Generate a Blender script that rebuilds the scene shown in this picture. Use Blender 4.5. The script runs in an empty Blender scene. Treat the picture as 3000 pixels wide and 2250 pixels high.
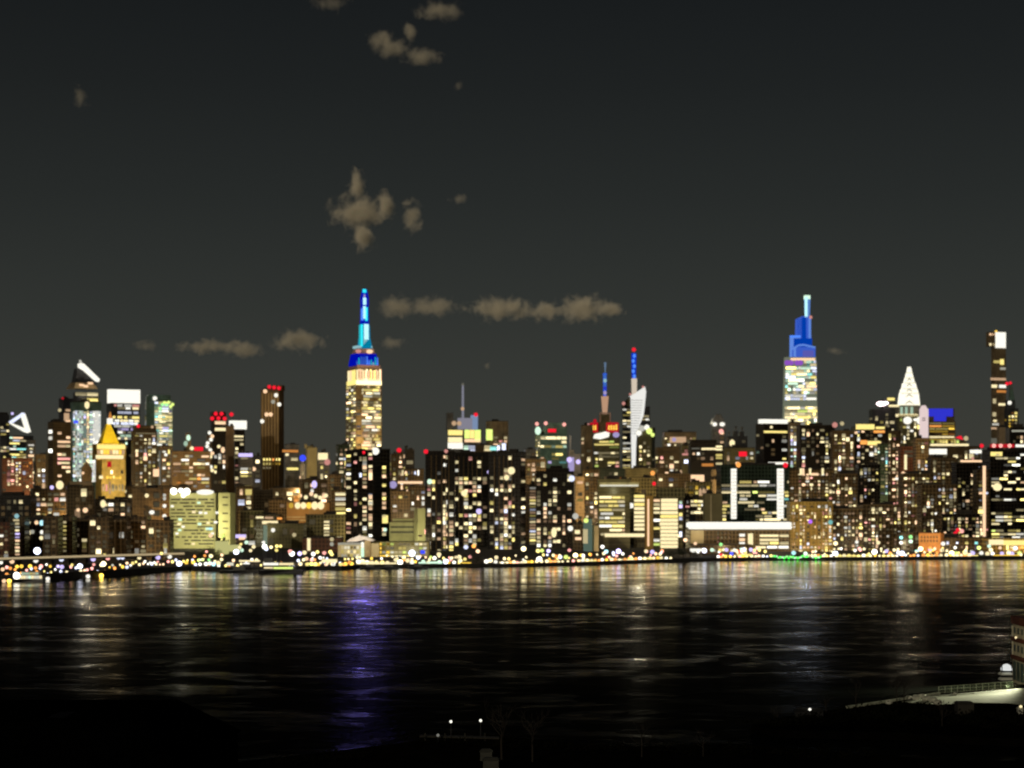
import bpy, bmesh, math, random
from mathutils import Vector
random.seed(7)
F, H, HY = 5200.0, 52.0, 1430.0          # focal length in photo pixels, eye height (m), horizon row
G = 2.0                                   # street level of the far shore (m above the water)
sc = bpy.context.scene
col = sc.collection
def W(x, y, D): return Vector(((x-1500)/F*D, D, H+(HY-y)/F*D))

# ------------------------------------------------------------------ materials
MATS = {}
def nt(m):
    m.use_nodes = True; n = m.node_tree; n.nodes.clear(); return n
def emat(name, c, s, room=False):
    """a lamp, lit panel or lit room; rooms differ window by window (blinds half drawn, dimmer corners)"""
    k = ('e', name)
    if k in MATS: return MATS[k]
    m = bpy.data.materials.new('light_'+name); n = nt(m); N = n.nodes.new; L = n.links.new
    e = N('ShaderNodeEmission'); e.inputs[0].default_value = (*c, 1); e.inputs[1].default_value = s
    o = N('ShaderNodeOutputMaterial'); L(e.outputs[0], o.inputs[0])
    if room:
        oi = N('ShaderNodeObjectInfo'); tc = N('ShaderNodeTexCoord'); sp = N('ShaderNodeSeparateXYZ'); L(tc.outputs['Object'], sp.inputs[0])
        a = N('ShaderNodeMapRange'); a.inputs[3].default_value = .62*s; a.inputs[4].default_value = 1.3*s; L(oi.outputs['Random'], a.inputs[0])
        th = N('ShaderNodeMath'); th.operation = 'SUBTRACT'; L(oi.outputs['Random'], th.inputs[0]); th.inputs[1].default_value = .30
        gt = N('ShaderNodeMath'); gt.operation = 'GREATER_THAN'; L(sp.outputs[2], gt.inputs[0]); L(th.outputs[0], gt.inputs[1])
        bl = N('ShaderNodeMapRange'); bl.inputs[3].default_value = 1; bl.inputs[4].default_value = .55; L(gt.outputs[0], bl.inputs[0])
        mu = N('ShaderNodeMath'); mu.operation = 'MULTIPLY'; L(a.outputs[0], mu.inputs[0]); L(bl.outputs[0], mu.inputs[1]); L(mu.outputs[0], e.inputs[1])
    m.cycles.emission_sampling = 'NONE'
    MATS[k] = m; return m
COL = dict(cream=(.90,.75,.41), peach=(.93,.60,.35), yellow=(.92,.74,.23), white=(.88,.85,.74), orange=(.95,.36,.08),
           cool=(.72,.76,.95), lilac=(.62,.52,.95), red=(.80,.012,.03), pink=(1,.42,.36), green=(.35,.95,.30), teal=(.30,.80,.75),
           blue=(.04,.07,.95), cyan=(.03,.75,.85), lime=(.75,.92,.22), purple=(.45,.14,.85), grey=(.60,.58,.46), mint=(.62,.88,.66), amber=(1,.62,.08),
           deep=(.004,.004,.42), sky=(.07,.22,.85), ice=(.45,.82,.88))
LV = {3: 1.28, 2: .60, 1: .2, 4: 4, 0: .075, 5: 2.2}
def lit(c, l=3): return emat(c+str(l), COL[c], LV[l])
WALL = dict(black=(.016,.012,.008), dark=(.115,.078,.036), brown=(.17,.115,.056), tan=(.32,.235,.13), olive=(.19,.165,.075), grey=(.24,.23,.21),
            green=(.035,.055,.035), brick=(.17,.065,.035), pale=(.5,.46,.38), gold=(.36,.25,.07), slate=(.07,.07,.075), teal=(.16,.27,.22), white=(.7,.68,.62))
def wmat(c, bw=3.0, rh=3.3, mort=.75, glass=.25):
    """masonry with rows of unlit window openings, in the wall's own metres"""
    k = ('w', c, bw, rh, mort, glass)
    if k in MATS: return MATS[k]
    m = bpy.data.materials.new('facade_'+c); n = nt(m); N = n.nodes.new; L = n.links.new
    tc = N('ShaderNodeTexCoord'); sp = N('ShaderNodeSeparateXYZ'); L(tc.outputs['Object'], sp.inputs[0])
    ad = N('ShaderNodeMath'); L(sp.outputs[0], ad.inputs[0]); L(sp.outputs[1], ad.inputs[1])
    cb = N('ShaderNodeCombineXYZ'); L(ad.outputs[0], cb.inputs[0]); L(sp.outputs[2], cb.inputs[1])
    br = N('ShaderNodeTexBrick'); L(cb.outputs[0], br.inputs['Vector']); br.offset = 0; br.squash = 1
    br.inputs['Scale'].default_value = .1; br.inputs['Brick Width'].default_value = bw*.1; br.inputs['Row Height'].default_value = rh*.1
    br.inputs['Mortar Size'].default_value = min(.12, mort*.1*.5); br.inputs['Mortar Smooth'].default_value = .1
    b = WALL[c]; g = tuple(v*glass for v in b)
    br.inputs['Color1'].default_value = (*g, 1); br.inputs['Color2'].default_value = (*[v*1.6 for v in g], 1); br.inputs['Mortar'].default_value = (*b, 1)
    ns = N('ShaderNodeTexNoise'); ns.inputs['Scale'].default_value = .06; ns.inputs['Detail'].default_value = 5; L(tc.outputs['Object'], ns.inputs['Vector'])
    rp = N('ShaderNodeMapRange'); rp.inputs[1].default_value = .3; rp.inputs[2].default_value = .7; rp.inputs[3].default_value = .6; rp.inputs[4].default_value = 1.3; L(ns.outputs[0], rp.inputs[0])
    mx = N('ShaderNodeVectorMath'); mx.operation = 'SCALE'; L(br.outputs[0], mx.inputs[0]); L(rp.outputs[0], mx.inputs['Scale'])
    p = N('ShaderNodeBsdfPrincipled'); L(mx.outputs[0], p.inputs['Base Color'])
    ro = N('ShaderNodeMapRange'); ro.inputs[3].default_value = .25; ro.inputs[4].default_value = .85; L(br.outputs['Fac'], ro.inputs[0]); L(ro.outputs[0], p.inputs['Roughness'])
    p.inputs['Specular IOR Level'].default_value = .25
    o = N('ShaderNodeOutputMaterial'); L(p.outputs[0], o.inputs[0])
    MATS[k] = m; return m
def pmat(name, c, rough=.8, noise=.35, scale=.3, metal=0.0, spec=.3):
    k = ('p', name)
    if k in MATS: return MATS[k]
    m = bpy.data.materials.new(name); n = nt(m); N = n.nodes.new; L = n.links.new
    tc = N('ShaderNodeTexCoord'); ns = N('ShaderNodeTexNoise'); ns.inputs['Scale'].default_value = scale; ns.inputs['Detail'].default_value = 6; L(tc.outputs['Object'], ns.inputs['Vector'])
    cr = N('ShaderNodeValToRGB'); L(ns.outputs[0], cr.inputs[0])
    cr.color_ramp.elements[0].position = .3; cr.color_ramp.elements[1].position = .7
    cr.color_ramp.elements[0].color = (*[v*(1-noise) for v in c], 1); cr.color_ramp.elements[1].color = (*[min(1, v*(1+noise)) for v in c], 1)
    p = N('ShaderNodeBsdfPrincipled'); L(cr.outputs[0], p.inputs['Base Color']); p.inputs['Roughness'].default_value = rough; p.inputs['Metallic'].default_value = metal
    p.inputs['Specular IOR Level'].default_value = spec
    o = N('ShaderNodeOutputMaterial'); L(p.outputs[0], o.inputs[0])
    MATS[k] = m; return m
ROOF = pmat('roof_felt', (.03,.026,.022), .9)
STEEL = pmat('dark_steel', (.03,.03,.032), .5, metal=.6)
PALESTEEL = pmat('pale_steel', (.45,.46,.5), .45, metal=.2)

# ------------------------------------------------------------------ mesh helpers
class MB:
    def __init__(s): s.v = []; s.f = []; s.mi = []
    def hexa(s, a, b, mi=0):
        """a: four bottom corners, b: four top corners (same winding)"""
        i = len(s.v); s.v += [tuple(p) for p in a]+[tuple(p) for p in b]
        s.f += [(i+3,i+2,i+1,i),(i+4,i+5,i+6,i+7)]+[(i+k, i+(k+1)%4, i+4+(k+1)%4, i+4+k) for k in range(4)]; s.mi += [mi]*6
    def box(s, x0, x1, y0, y1, z0, z1, mi=0):
        s.hexa([(x0,y0,z0),(x1,y0,z0),(x1,y1,z0),(x0,y1,z0)], [(x0,y0,z1),(x1,y0,z1),(x1,y1,z1),(x0,y1,z1)], mi)
    def taper(s, x0, x1, y0, y1, z0, X0, X1, Y0, Y1, z1, mi=0):
        s.hexa([(x0,y0,z0),(x1,y0,z0),(x1,y1,z0),(x0,y1,z0)], [(X0,Y0,z1),(X1,Y0,z1),(X1,Y1,z1),(X0,Y1,z1)], mi)
    def lathe(s, cx, cy, prof, n=16, mi=0):
        i = len(s.v)
        for r, z in prof:
            for k in range(n):
                a = 2*math.pi*k/n; s.v.append((cx+r*math.cos(a), cy+r*math.sin(a), z))
        for j in range(len(prof)-1):
            for k in range(n):
                s.f.append((i+j*n+k, i+j*n+(k+1)%n, i+(j+1)*n+(k+1)%n, i+(j+1)*n+k)); s.mi.append(mi)
        s.f.append(tuple(i+k for k in range(n))[::-1]); s.mi.append(mi)
        s.f.append(tuple(i+(len(prof)-1)*n+k for k in range(n))); s.mi.append(mi)
    def prism(s, poly, y0, y1, mi=0):
        """outline in (x,z) given its thickness from y0 to y1"""
        i = len(s.v); n = len(poly)
        s.v += [(x, y0, z) for x, z in poly]+[(x, y1, z) for x, z in poly]
        s.f += [tuple(i+k for k in range(n)), tuple(i+n+k for k in range(n))[::-1]]+[(i+k, i+n+k, i+n+(k+1)%n, i+(k+1)%n) for k in range(n)]; s.mi += [mi]*(n+2)
    def tube(s, pts, r0, r1=None, n=6, mi=0):
        r1 = r0 if r1 is None else r1; i = len(s.v); m = len(pts)
        for j, p in enumerate(pts):
            p = Vector(p); d = (Vector(pts[min(j+1,m-1)])-Vector(pts[max(j-1,0)])).normalized()
            a = d.orthogonal().normalized(); b = d.cross(a); r = r0+(r1-r0)*j/max(1,m-1)
            for k in range(n):
                t = 2*math.pi*k/n; s.v.append(tuple(p+a*r*math.cos(t)+b*r*math.sin(t)))
        for j in range(m-1):
            for k in range(n):
                s.f.append((i+j*n+k, i+j*n+(k+1)%n, i+(j+1)*n+(k+1)%n, i+(j+1)*n+k)); s.mi.append(mi)
        s.f.append(tuple(i+k for k in range(n))[::-1]); s.f.append(tuple(i+(m-1)*n+k for k in range(n))); s.mi += [mi, mi]
    def build(s, name, mats, parent=None, loc=None, kind=None):
        me = bpy.data.meshes.new(name); me.from_pydata(s.v, [], s.f)
        for m in (mats if isinstance(mats, (list, tuple)) else [mats]): me.materials.append(m)
        if any(s.mi): me.polygons.foreach_set('material_index', s.mi)
        bm = bmesh.new(); bm.from_mesh(me); bmesh.ops.recalc_face_normals(bm, faces=bm.faces); bm.to_mesh(me); bm.free()
        o = bpy.data.objects.new(name, me); col.objects.link(o)
        if parent: o.parent = parent
        if loc is not None: o.location = loc
        if kind: o['kind'] = kind
        return o
UNIT = {}
def unit(shape, mat):
    k = (shape, mat.name)
    if k not in UNIT:
        me = bpy.data.meshes.new(shape)
        b = MB()
        if shape == 'box': b.box(-.5,.5,-.5,.5,-.5,.5)
        else: b.lathe(0, 0, [(.5*math.sin(math.pi*(j+.35)/7.7), -.5*math.cos(math.pi*(j+.35)/7.7)) for j in range(8)], 12)
        me.from_pydata(b.v, [], b.f); me.materials.append(mat); UNIT[k] = me
    return UNIT[k]
def piece(name, shape, mat, parent, c, s):
    o = bpy.data.objects.new(name, unit(shape, mat)); col.objects.link(o); o.parent = parent; o.location = c; o.scale = s; return o
LABELS = {}
def tag(o, label, cat, group=None):
    o['label'] = label; o['category'] = cat
    if group: o['group'] = group
    LABELS.setdefault(label, []).append(o.name)
def empty(name, loc, rz=0):
    o = bpy.data.objects.new(name, None); col.objects.link(o); o.location = loc; o.rotation_euler = (0,0,rz); o.empty_display_size = .1; return o

PAL = dict(
    warm=[('cream',.46),('peach',.2),('yellow',.12),('white',.14),('orange',.04),('cool',.04)],
    apt=[('cream',.42),('peach',.26),('yellow',.12),('white',.13),('pink',.04),('cool',.03)],
    off=[('cream',.5),('yellow',.26),('white',.18),('lime',.03),('peach',.03)],
    mix=[('cream',.3),('mint',.16),('cool',.14),('yellow',.16),('peach',.1),('teal',.06),('lilac',.04),('white',.04)],
    cool=[('cool',.3),('mint',.28),('white',.24),('teal',.1),('cream',.08)],
    gold=[('amber',.4),('yellow',.3),('cream',.2),('orange',.1)],
    peach=[('peach',.5),('pink',.15),('cream',.35)],
    white=[('white',1)], cream=[('cream',1)], yellow=[('yellow',.8),('lime',.2)], blue=[('sky',1)],
    esb=[('cream',.34),('yellow',.34),('peach',.16),('grey',.1),('white',.06)])
def pick(pal, lv=None):
    r = random.random(); t = 0
    for c, w in PAL[pal]:
        t += w
        if r <= t: break
    if lv is None:
        q = random.random(); lv = 5 if q < .07 else (3 if q < .46 else (2 if q < .72 else 1))
    return emat('room_'+c+str(lv), COL[c], LV[lv]*1.12, True)

class B:
    """one building: frame on its near corner, wall, roof pieces, windows; sizes read off in photo pixels at its own distance"""
    def __init__(s, name, label, x0, x1, yt, D, wall='dark', side=.14, g=None, yb=1610, depth=None, roof=True, wm=None, cat='building', group=None, body=True):
        s.x0, s.x1, s.yt, s.D, s.yb, s.name = x0, x1, yt, D, yb, name
        Wd = (x1-x0)/F*D; a = abs(side)
        cx = x0+a*(x1-x0) if side >= 0 else x1-a*(x1-x0)
        s.cx = cx; s.side = side
        M = depth or max(14, min(38, .6*Wd))
        s.X0 = (cx-1500)/F*D
        if a < .03: phi = 0; s.phi = 0.
        else:
            lo, hi = math.radians(1), math.radians(70); sg = 1 if side > 0 else -1
            ex = ((x0 if side > 0 else x1)-1500)/F
            for _ in range(40):
                mid = (lo+hi)/2; den = -math.sin(sg*mid)-ex*math.cos(mid); v = (ex*D-s.X0)/den if abs(den) > 1e-6 else -1
                if v < 0 or v > M: lo = mid
                else: hi = mid
            s.phi = sg*hi
        s.c, s.s = math.cos(s.phi), math.sin(s.phi); s.M = M
        s.e = empty(name, (s.X0, D, G), s.phi); tag(s.e, label, cat, group)
        s.mw = wm or wmat(wall); s.w = MB(); s.r = MB(); s.wins = []
        if body:
            s.u0, s.u1 = (0, s.u(x1)) if side >= 0 else (s.u(x0), 0)
            if a < .03: s.u0, s.u1 = s.u(x0), s.u(x1)
            zt = s.z(yt); s.w.box(s.u0, s.u1, 0, M, -1, zt)
            if roof:
                t = max(.5, 1.2*D/F*1.5); s.r.box(s.u0-.15, s.u1+.15, -.15, .45, zt, zt+t*.8); s.r.box(s.u0-.15, s.u0+.45, .45, M, zt, zt+t*.8); s.r.box(s.u1-.45, s.u1+.15, .45, M, zt, zt+t*.8)
                if roof is True:
                    for _ in range(random.choice((1,2,2))):
                        L = s.u1-s.u0; w = L*random.uniform(.15,.38); q = s.u0+random.uniform(.06, .9)*(L-w); d0 = M*random.uniform(.2,.45)
                        s.r.box(q, q+w, d0, d0+M*.3, zt, zt+random.uniform(3,7)*D/F*1.6)
        if g: s.grid(*g)
        if g and a > .1 and body: s.sgrid(*g)
    def u(s, x, v=0.):
        xc = (x-1500)/F
        return (xc*(s.D+v*s.c)-(s.X0-v*s.s))/(s.c-xc*s.s)
    def v(s, x):
        xc = (x-1500)/F; return (xc*s.D-s.X0)/(-s.s-xc*s.c)
    def z(s, y): return H+(HY-y)/F*s.D-G
    def win(s, x0, x1, y0, y1, m, out=.25):
        s.wins.append((s.u(x0), s.u(x1), s.z(y1), s.z(y0), m, 0, out))
    def grid(s, px, py, p, pal, run=0, x0=None, x1=None, y0=None, y1=None, w=.62, h=.58, lv=None, jit=.0):
        fx0 = s.cx if s.side > .02 else s.x0; fx1 = s.cx if s.side < -.02 else s.x1
        x0 = fx0+3 if x0 is None else x0; x1 = fx1-3 if x1 is None else x1
        y0 = s.yt+9 if y0 is None else y0; y1 = s.yb if y1 is None else y1
        nx = max(1, int((x1-x0)/px)); ny = max(1, int((y1-y0)/py)); qx = (x1-x0)/nx; qy = (y1-y0)/ny
        colp = [random.uniform(.35, 1.55) for _ in range(nx)]
        for j in range(ny):
            y = y0+(j+.5)*qy; rowp = random.choice((.3,.8,1.1,1.5)) if run else 1
            i = 0
            while i < nx:
                if run:
                    n = min(nx-i, random.randint(1, run))
                    if random.random() < p*rowp:
                        s.win(x0+(i+.06)*qx, x0+(i+n-.06)*qx, y-qy*h/2, y+qy*h/2, pick(pal, lv))
                    i += n
                else:
                    if random.random() < p*1.15*colp[i]:
                        ww = w*random.choice((.6,.8,1,1,1.4)); hh = h*random.choice((.75,1,1,1.2,1.9))
                        x = x0+(i+.5)*qx
                        s.win(x-qx*ww/2, x+qx*ww/2, y-qy*hh/2, y+qy*hh/2, pick(pal, lv))
                    elif random.random() < .30 and lv is None:
                        x = x0+(i+.5)*qx; s.win(x-qx*w/2, x+qx*w/2, y-qy*h/2, y+qy*h/2, emat('dim_fill'+('' if i % 2 else '_b'), (.95,.62,.28) if i % 2 else (.85,.7,.4), .075))  # faint windows added as a warm fill glow between the lit ones
                    i += 1
    def sgrid(s, px, py, p, pal, run=0, x0=None, x1=None, y0=None, y1=None, w=.6, h=.55, lv=None):
        if abs(s.side) < .06: return
        a, b = (s.x0, s.cx) if s.side > 0 else (s.cx, s.x1)
        y0 = s.yt+9 if y0 is None else y0; y1 = s.yb if y1 is None else y1
        nx = max(1, int((b-a)/(px*.9))); ny = max(1, int((y1-y0)/py)); qx = (b-a)/nx; qy = (y1-y0)/ny
        for j in range(ny):
            for i in range(nx):
                if random.random() < p*.75:
                    y = y0+(j+.5)*qy; xa, xb = a+(i+.2)*qx, a+(i+.8)*qx
                    va, vb = sorted((s.v(xa), s.v(xb)))
                    s.wins.append((va, vb, s.z(y+qy*h/2), s.z(y-qy*h/2), pick(pal, lv), 1, .25))
    def box(s, part, x0, x1, y0, y1, mat, v=-.6, d=None, xt0=None, xt1=None):
        """a box part whose front stands at depth v behind the facade plane"""
        b = MB(); d = d if d is not None else 1.2
        a0, a1 = s.u(x0, v), s.u(x1, v); A0 = s.u(xt0, v) if xt0 is not None else a0; A1 = s.u(xt1, v) if xt1 is not None else a1
        dd = d*.5*(1-min(1, abs((A1-A0)/(a1-a0)))) if xt0 is not None and d > 3 else 0
        b.taper(a0, a1, v, v+d, s.z(y1), A0, A1, v+dd, v+d-dd, s.z(y0))
        return b.build(part, mat, s.e)
    def addwall(s, x0, x1, y0, y1, v=0., d=None, xt0=None, xt1=None):
        d = d or s.M
        a0, a1 = s.u(x0, v), s.u(x1, v); A0 = s.u(xt0, v) if xt0 is not None else a0; A1 = s.u(xt1, v) if xt1 is not None else a1
        dd = d*.5*(1-min(1, abs((A1-A0)/(a1-a0)))) if xt0 is not None else 0
        s.w.taper(a0, a1, v, v+d, s.z(y1), A0, A1, v+dd, v+d-dd, s.z(y0))
    def sidebox(s, part, x0, x1, y0, y1, mat, out=.6):
        """a box part on the receding side face"""
        va, vb = sorted((s.v(x0), s.v(x1))); b = MB()
        if s.side > 0: b.box(s.u0-out, s.u0+.05, va, vb, s.z(y1), s.z(y0))
        else: b.box(s.u1-.05, s.u1+out, va, vb, s.z(y1), s.z(y0))
        return b.build(part, mat, s.e)
    def poly(s, part, pts, mat, v=-.5, d=1.0):
        b = MB(); b.prism([(s.u(x, v), s.z(y)) for x, y in pts], v, v+d); return b.build(part, mat, s.e)
    def ball(s, part, x, y, r, mat, v=-1.0, ry=None):
        k = 2*r*s.D/F; return piece(part, 'ball', mat, s.e, (s.u(x, v), v, s.z(y)), (k, k, k if ry is None else 2*ry*s.D/F))
    def beacon(s, x, y, r=7, c='red', lv=3): return s.ball('beacon', x, y, r*.86, lit(c, lv), v=.5)
    def mast(s, part, x, y0, y1, r0, r1, mat, v=6):
        k = s.D/F; b = MB(); b.lathe(s.u(x, v), v, [(r1*k, s.z(y1)), (r0*k, s.z(y0))], 10); return b.build(part, mat, s.e)
    def done(s):
        if s.w.v: s.w.build('wall', s.mw, s.e)
        if s.r.v: s.r.build('roof', ROOF, s.e)
        ws = sorted(s.wins, key=lambda w: -(w[1]-w[0])*(w[3]-w[2])*(.02 if 'dim_fill' in w[4].name else 1))
        rest = MB(); rm = []
        for k, (a, b, z0, z1, m, f, out) in enumerate(ws):
            if z1 < .5: continue
            if f == 0: c, sz = ((a+b)/2, -out/2, (z0+z1)/2), (b-a, out+.3, z1-z0)
            else:
                ue = s.u0 if s.side > 0 else s.u1; sg = -1 if s.side > 0 else 1
                c, sz = (ue+sg*out/2, (a+b)/2, (z0+z1)/2), (out+.3, b-a, z1-z0)
            if k < 100: piece('window', 'box', m, s.e, c, sz)
            else:
                if m not in rm: rm.append(m)
                rest.box(c[0]-sz[0]/2, c[0]+sz[0]/2, c[1]-sz[1]/2, c[1]+sz[1]/2, c[2]-sz[2]/2, c[2]+sz[2]/2, rm.index(m))
        if rest.v: rest.build('windows', rm, s.e, kind='stuff')
        return s
# ================================================================== SKYLINE TOWERS
RED = lit('red', 3)
# --- far left glass tower with the lit triangle crown
b = B('glass_tower', 'glass tower with a white lit triangle on its crown', 0, 98, 1275, 4300, 'slate', .2, None, roof=None)
b.addwall(0, 27, 1214, 1275, 0, 20); b.r.box(b.u(2), b.u(24), 2, 18, b.z(1214), b.z(1208))
b.grid(9, 8, .75, 'mix', 3, 28, 97, 1278, 1352); b.grid(8, 9, .6, 'off', 2, 1, 27, 1238, 1345)
b.poly('crown_frame', [(25,1237),(68,1207),(74,1212),(38,1239)], lit('cool'), -1, 5)
b.poly('crown_frame', [(62,1209),(74,1209),(91,1264),(78,1266),(66,1228)], lit('white'), 4.5, 5)
b.poly('crown_frame', [(25,1237),(38,1240),(84,1257),(84,1267),(72,1264)], lit('white'), 10, 5)
b.ball('beacon', 36, 1211, 4, lit('lilac'), 3); b.done()
b = B('apartment_tower', 'reddish brick tower with two bright columns of windows', 2, 96, 1342, 2550, 'brick', .05, None, yb=1440)
b.grid(9, 9, .95, 'peach', 0, 20, 42, 1347, 1422); b.grid(8, 9, .92, 'warm', 0, 45, 62, 1352, 1424, lv=3); b.grid(9, 10, .5, 'warm', 0, 66, 94, 1350, 1440); b.grid(9, 10, .45, 'warm', 0, 4, 20, 1380, 1440); b.done()
b = B('office_building', 'grey office block with crooked lit steps beside the brick tower', 76, 104, 1290, 2950, 'grey', .1, (10,10,.7,'warm'), yb=1420).done()
b = B('brick_building', 'low brown building with a bright shop row at left edge', 100, 150, 1332, 2600, 'dark', .1, (12,13,.5,'warm'), yb=1430).done()
b = B('apartment_slab', 'dim olive brown slab beside the black tower', 134, 160, 1322, 2500, 'olive', .2, (9,14,.1,'warm'), yb=1420).done()
b = B('apartment_tower', 'black tower with pink lit rows left of the white glass tower', 140, 208, 1236, 2350, 'dark', .24, None, yb=1420)
b.grid(12, 12, .4, 'peach', 3, 168, 206, 1262, 1400, lv=3); b.sgrid(12, 16, .5, 'white', 0, y0=1255, y1=1330); b.grid(38, 9, .9, 'peach', 1, 169, 206, 1296, 1322, lv=3); b.grid(38, 9, .9, 'peach', 1, 169, 206, 1350, 1372, lv=3); b.done()
# --- the tower with the tilted deck light
b = B('observation_tower', 'dark stepped skyscraper topped by a tilted bright bar', 214, 290, 1148, 4670, 'slate', .2, None, yb=1250, roof=None)
b.grid(16, 12, .8, 'off', 2, 220, 288, 1146, 1178)
b.addwall(222, 284, 1078, 1122, 12, 34, 228, 262); b.box('observation_deck', 217, 288, 1120, 1138, wmat('tan', glass=.6), -8, 60, 226, 276)
for x, y in ((236,1128),(248,1131),(262,1122)): b.win(x-5, x+7, y-3, y+3, lit('peach', 3), 8.8)
b.poly('light_bar', [(229,1066),(236,1062),(246,1064),(293,1108),(290,1116),(282,1115),(246,1084),(231,1076)], lit('white', 3), 8, 6)
b.poly('light_bar', [(233,1054),(237,1053),(242,1064),(236,1066)], lit('white', 2), 8, 5); b.done()
b = B('office_tower', 'faint grey tower behind the white glass tower, left side', 172, 214, 1168, 4450, 'slate', .3, (14,16,.22,'peach'), yb=1290)
b.beacon(184, 1167, 4, 'red', 2); b.ball('roof_light', 175, 1202, 5, lit('cream', 2)); b.box('lit_panel', 188, 203, 1210, 1232, lit('peach', 2), -1, 1); b.done()
b = B('glass_tower', 'bright white and mint glass tower beside the gold pyramid', 206, 297, 1178, 3900, 'teal', .09, None, yb=1420)
b.ball('roof_light', 255, 1186, 7, lit('cream'), -1, 11)
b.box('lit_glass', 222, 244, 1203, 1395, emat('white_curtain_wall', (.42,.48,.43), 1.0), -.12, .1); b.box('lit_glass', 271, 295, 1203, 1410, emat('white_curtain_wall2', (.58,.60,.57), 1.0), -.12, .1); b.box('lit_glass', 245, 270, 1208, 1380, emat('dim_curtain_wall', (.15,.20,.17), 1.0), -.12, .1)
for x0, x1, pal, p, lv in ((214,244,'cool',.9,None),(245,252,'mix',.8,3),(253,262,'warm',.7,3),(262,272,'cool',.85,3),(272,294,'white',.97,3)):
    b.grid(5.5, 7, min(1, p*1.5), pal, 0, x0, x1, 1204, 1412, .82, .8, lv)
b.grid(5, 7, .72, 'mix', 0, 214, 224, 1212, 1400); b.box('blue_sign', 216, 229, 1232, 1240, lit('blue'), -1, 1); b.done()
b = B('church', 'small dark gabled church front before the white glass tower', 238, 270, 1372, 2700, 'brown', .04, None, roof=None, yb=1420)
b.poly('gable', [(237,1373),(254,1352),(271,1373)], wmat('brown'), 0, 20); b.ball('lamp', 243, 1386, 4, lit('peach')); b.done()
# --- gilded pyramid tower
b = B('pyramid_tower', 'stone tower with a glowing gold pyramid roof', 280, 368, 1345, 2450, 'gold', .2, None, yb=1465, roof=None, wm=pmat('gold_stone', (.62,.43,.13), .8, .3, .15))
b.addwall(284, 368, 1300, 1347, 3, 20)
gm = pmat('gilded_tile', (.95,.62,.04), .45, .25, .6, .25, .5)
k = B.box(b, 'pyramid_roof', 299, 350, 1240, 1299, gm, 5, 20, 319, 329)
b.box('lantern', 317, 331, 1224, 1241, lit('white', 3), 10, 5); b.poly('finial', [(319,1225),(324,1205),(329,1225)], lit('orange', 2), 11, 3)
b.box('lit_cornice', 285, 367, 1302, 1315, lit('yellow', 3), 1.5, 1.5)
for i in range(9): b.win(287+i*9, 293+i*9, 1318, 1330, random.choice([lit('cream'), lit('amber'), lit('peach', 2)]), -2.6)
b.box('lit_ledge', 281, 362, 1333, 1344, lit('cream', 3), -1.2, 1.2); b.box('pier', 299, 312, 1346, 1392, pmat('gold_stone', (.42,.29,.09)), -2, 2); b.box('pier', 352, 365, 1346, 1374, pmat('gold_stone', (.42,.29,.09)), -2, 2)
b.grid(9, 10, .9, 'gold', 0, 282, 366, 1392, 1403, .85, .9, 3); b.win(314, 326, 1352, 1368, lit('red', 2)); b.grid(9, 10, .6, 'gold', 0, 312, 362, 1374, 1392)
b.grid(9, 22, .85, 'peach', 0, 298, 364, 1418, 1440, .55, .9, 2); b.sgrid(8, 12, .35, 'gold', y0=1404, y1=1450); b.done()
b = B('office_tower', 'tower with a big white glowing box on top', 312, 410, 1180, 4050, 'slate', .14, None, yb=1330, roof=None)
b.box('light_box', 322, 411, 1140, 1180, lit('white', 3), 1, 22)
for y, c, l, x0, x1 in ((1187,'pink',2,334,408),(1195,'cream',3,345,406),(1208,'cool',2,345,408),(1222,'yellow',3,330,408),(1232,'cream',3,336,410),(1240,'cool',3,330,404),(1248,'white',2,334,410),(1257,'lilac',2,345,400),(1266,'cream',3,345,398),(1276,'mint',2,352,400),(1284,'cream',3,345,395)):
    q = x0
    while q < x1-8:
        w = random.choice((8,14,22)); b.win(q, min(x1, q+w), y-3.5, y+3.5, lit(c if random.random() < .75 else 'white', l if random.random() < .7 else 1)); q += w+random.choice((1,2,6))
b.grid(10, 10, .6, 'mix', 0, 352, 400, 1292, 1340); b.done()
b = B('apartment_tower', 'dark tower full of warm dots right of the gold pyramid', 384, 460, 1262, 2300, 'dark', .1, (11,11,.62,'apt'), yb=1425)
b.addwall(396, 458, 1246, 1263, 4, 18); b.beacon(405, 1248, 6); b.beacon(446, 1250, 5, 'peach', 2); b.win(398, 456, 1268, 1271, lit('cream', 1)); b.box('lit_panel', 449, 466, 1374, 1396, lit('peach', 3), -1, 1); b.done()
b = B('glass_tower', 'glass tower with green lights near its roof', 452, 506, 1172, 3950, 'teal', .08, None, yb=1310)
b.addwall(428, 455, 1178, 1310, 6, 20); b.box('glass_fin', 428, 436, 1160, 1245, pmat('dim_glass', (.10,.16,.13), .2), 5, 3)
b.addwall(434, 500, 1156, 1174, 8, 16); b.ball('roof_light', 454, 1167, 6.5, lit('white'), 4)
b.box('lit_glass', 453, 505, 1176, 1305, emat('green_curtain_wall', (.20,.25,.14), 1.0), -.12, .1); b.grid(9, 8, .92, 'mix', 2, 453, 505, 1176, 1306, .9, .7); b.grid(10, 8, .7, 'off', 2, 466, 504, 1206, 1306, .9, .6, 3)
for q in range(7): b.ball('crown_lamp', 470+q*6, 1178+random.uniform(-3, 20), 4.5, lit(random.choice(('lime','green'))), -1)
b.done()
b = B('office_building', 'pale stepped building below the green topped glass tower', 462, 505, 1308, 2850, 'tan', .2, (10,12,.4,'warm'), yb=1425)
b.ball('lamp', 486, 1332, 5, lit('white'), -1); b.win(465, 471, 1320, 1420, lit('grey', 1)); b.done()
b = B('brick_building', 'wide low brown block with warm rows and a red sign', 498, 616, 1322, 2620, 'brown', .05, (11,11,.55,'warm',2), yb=1430)
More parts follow.
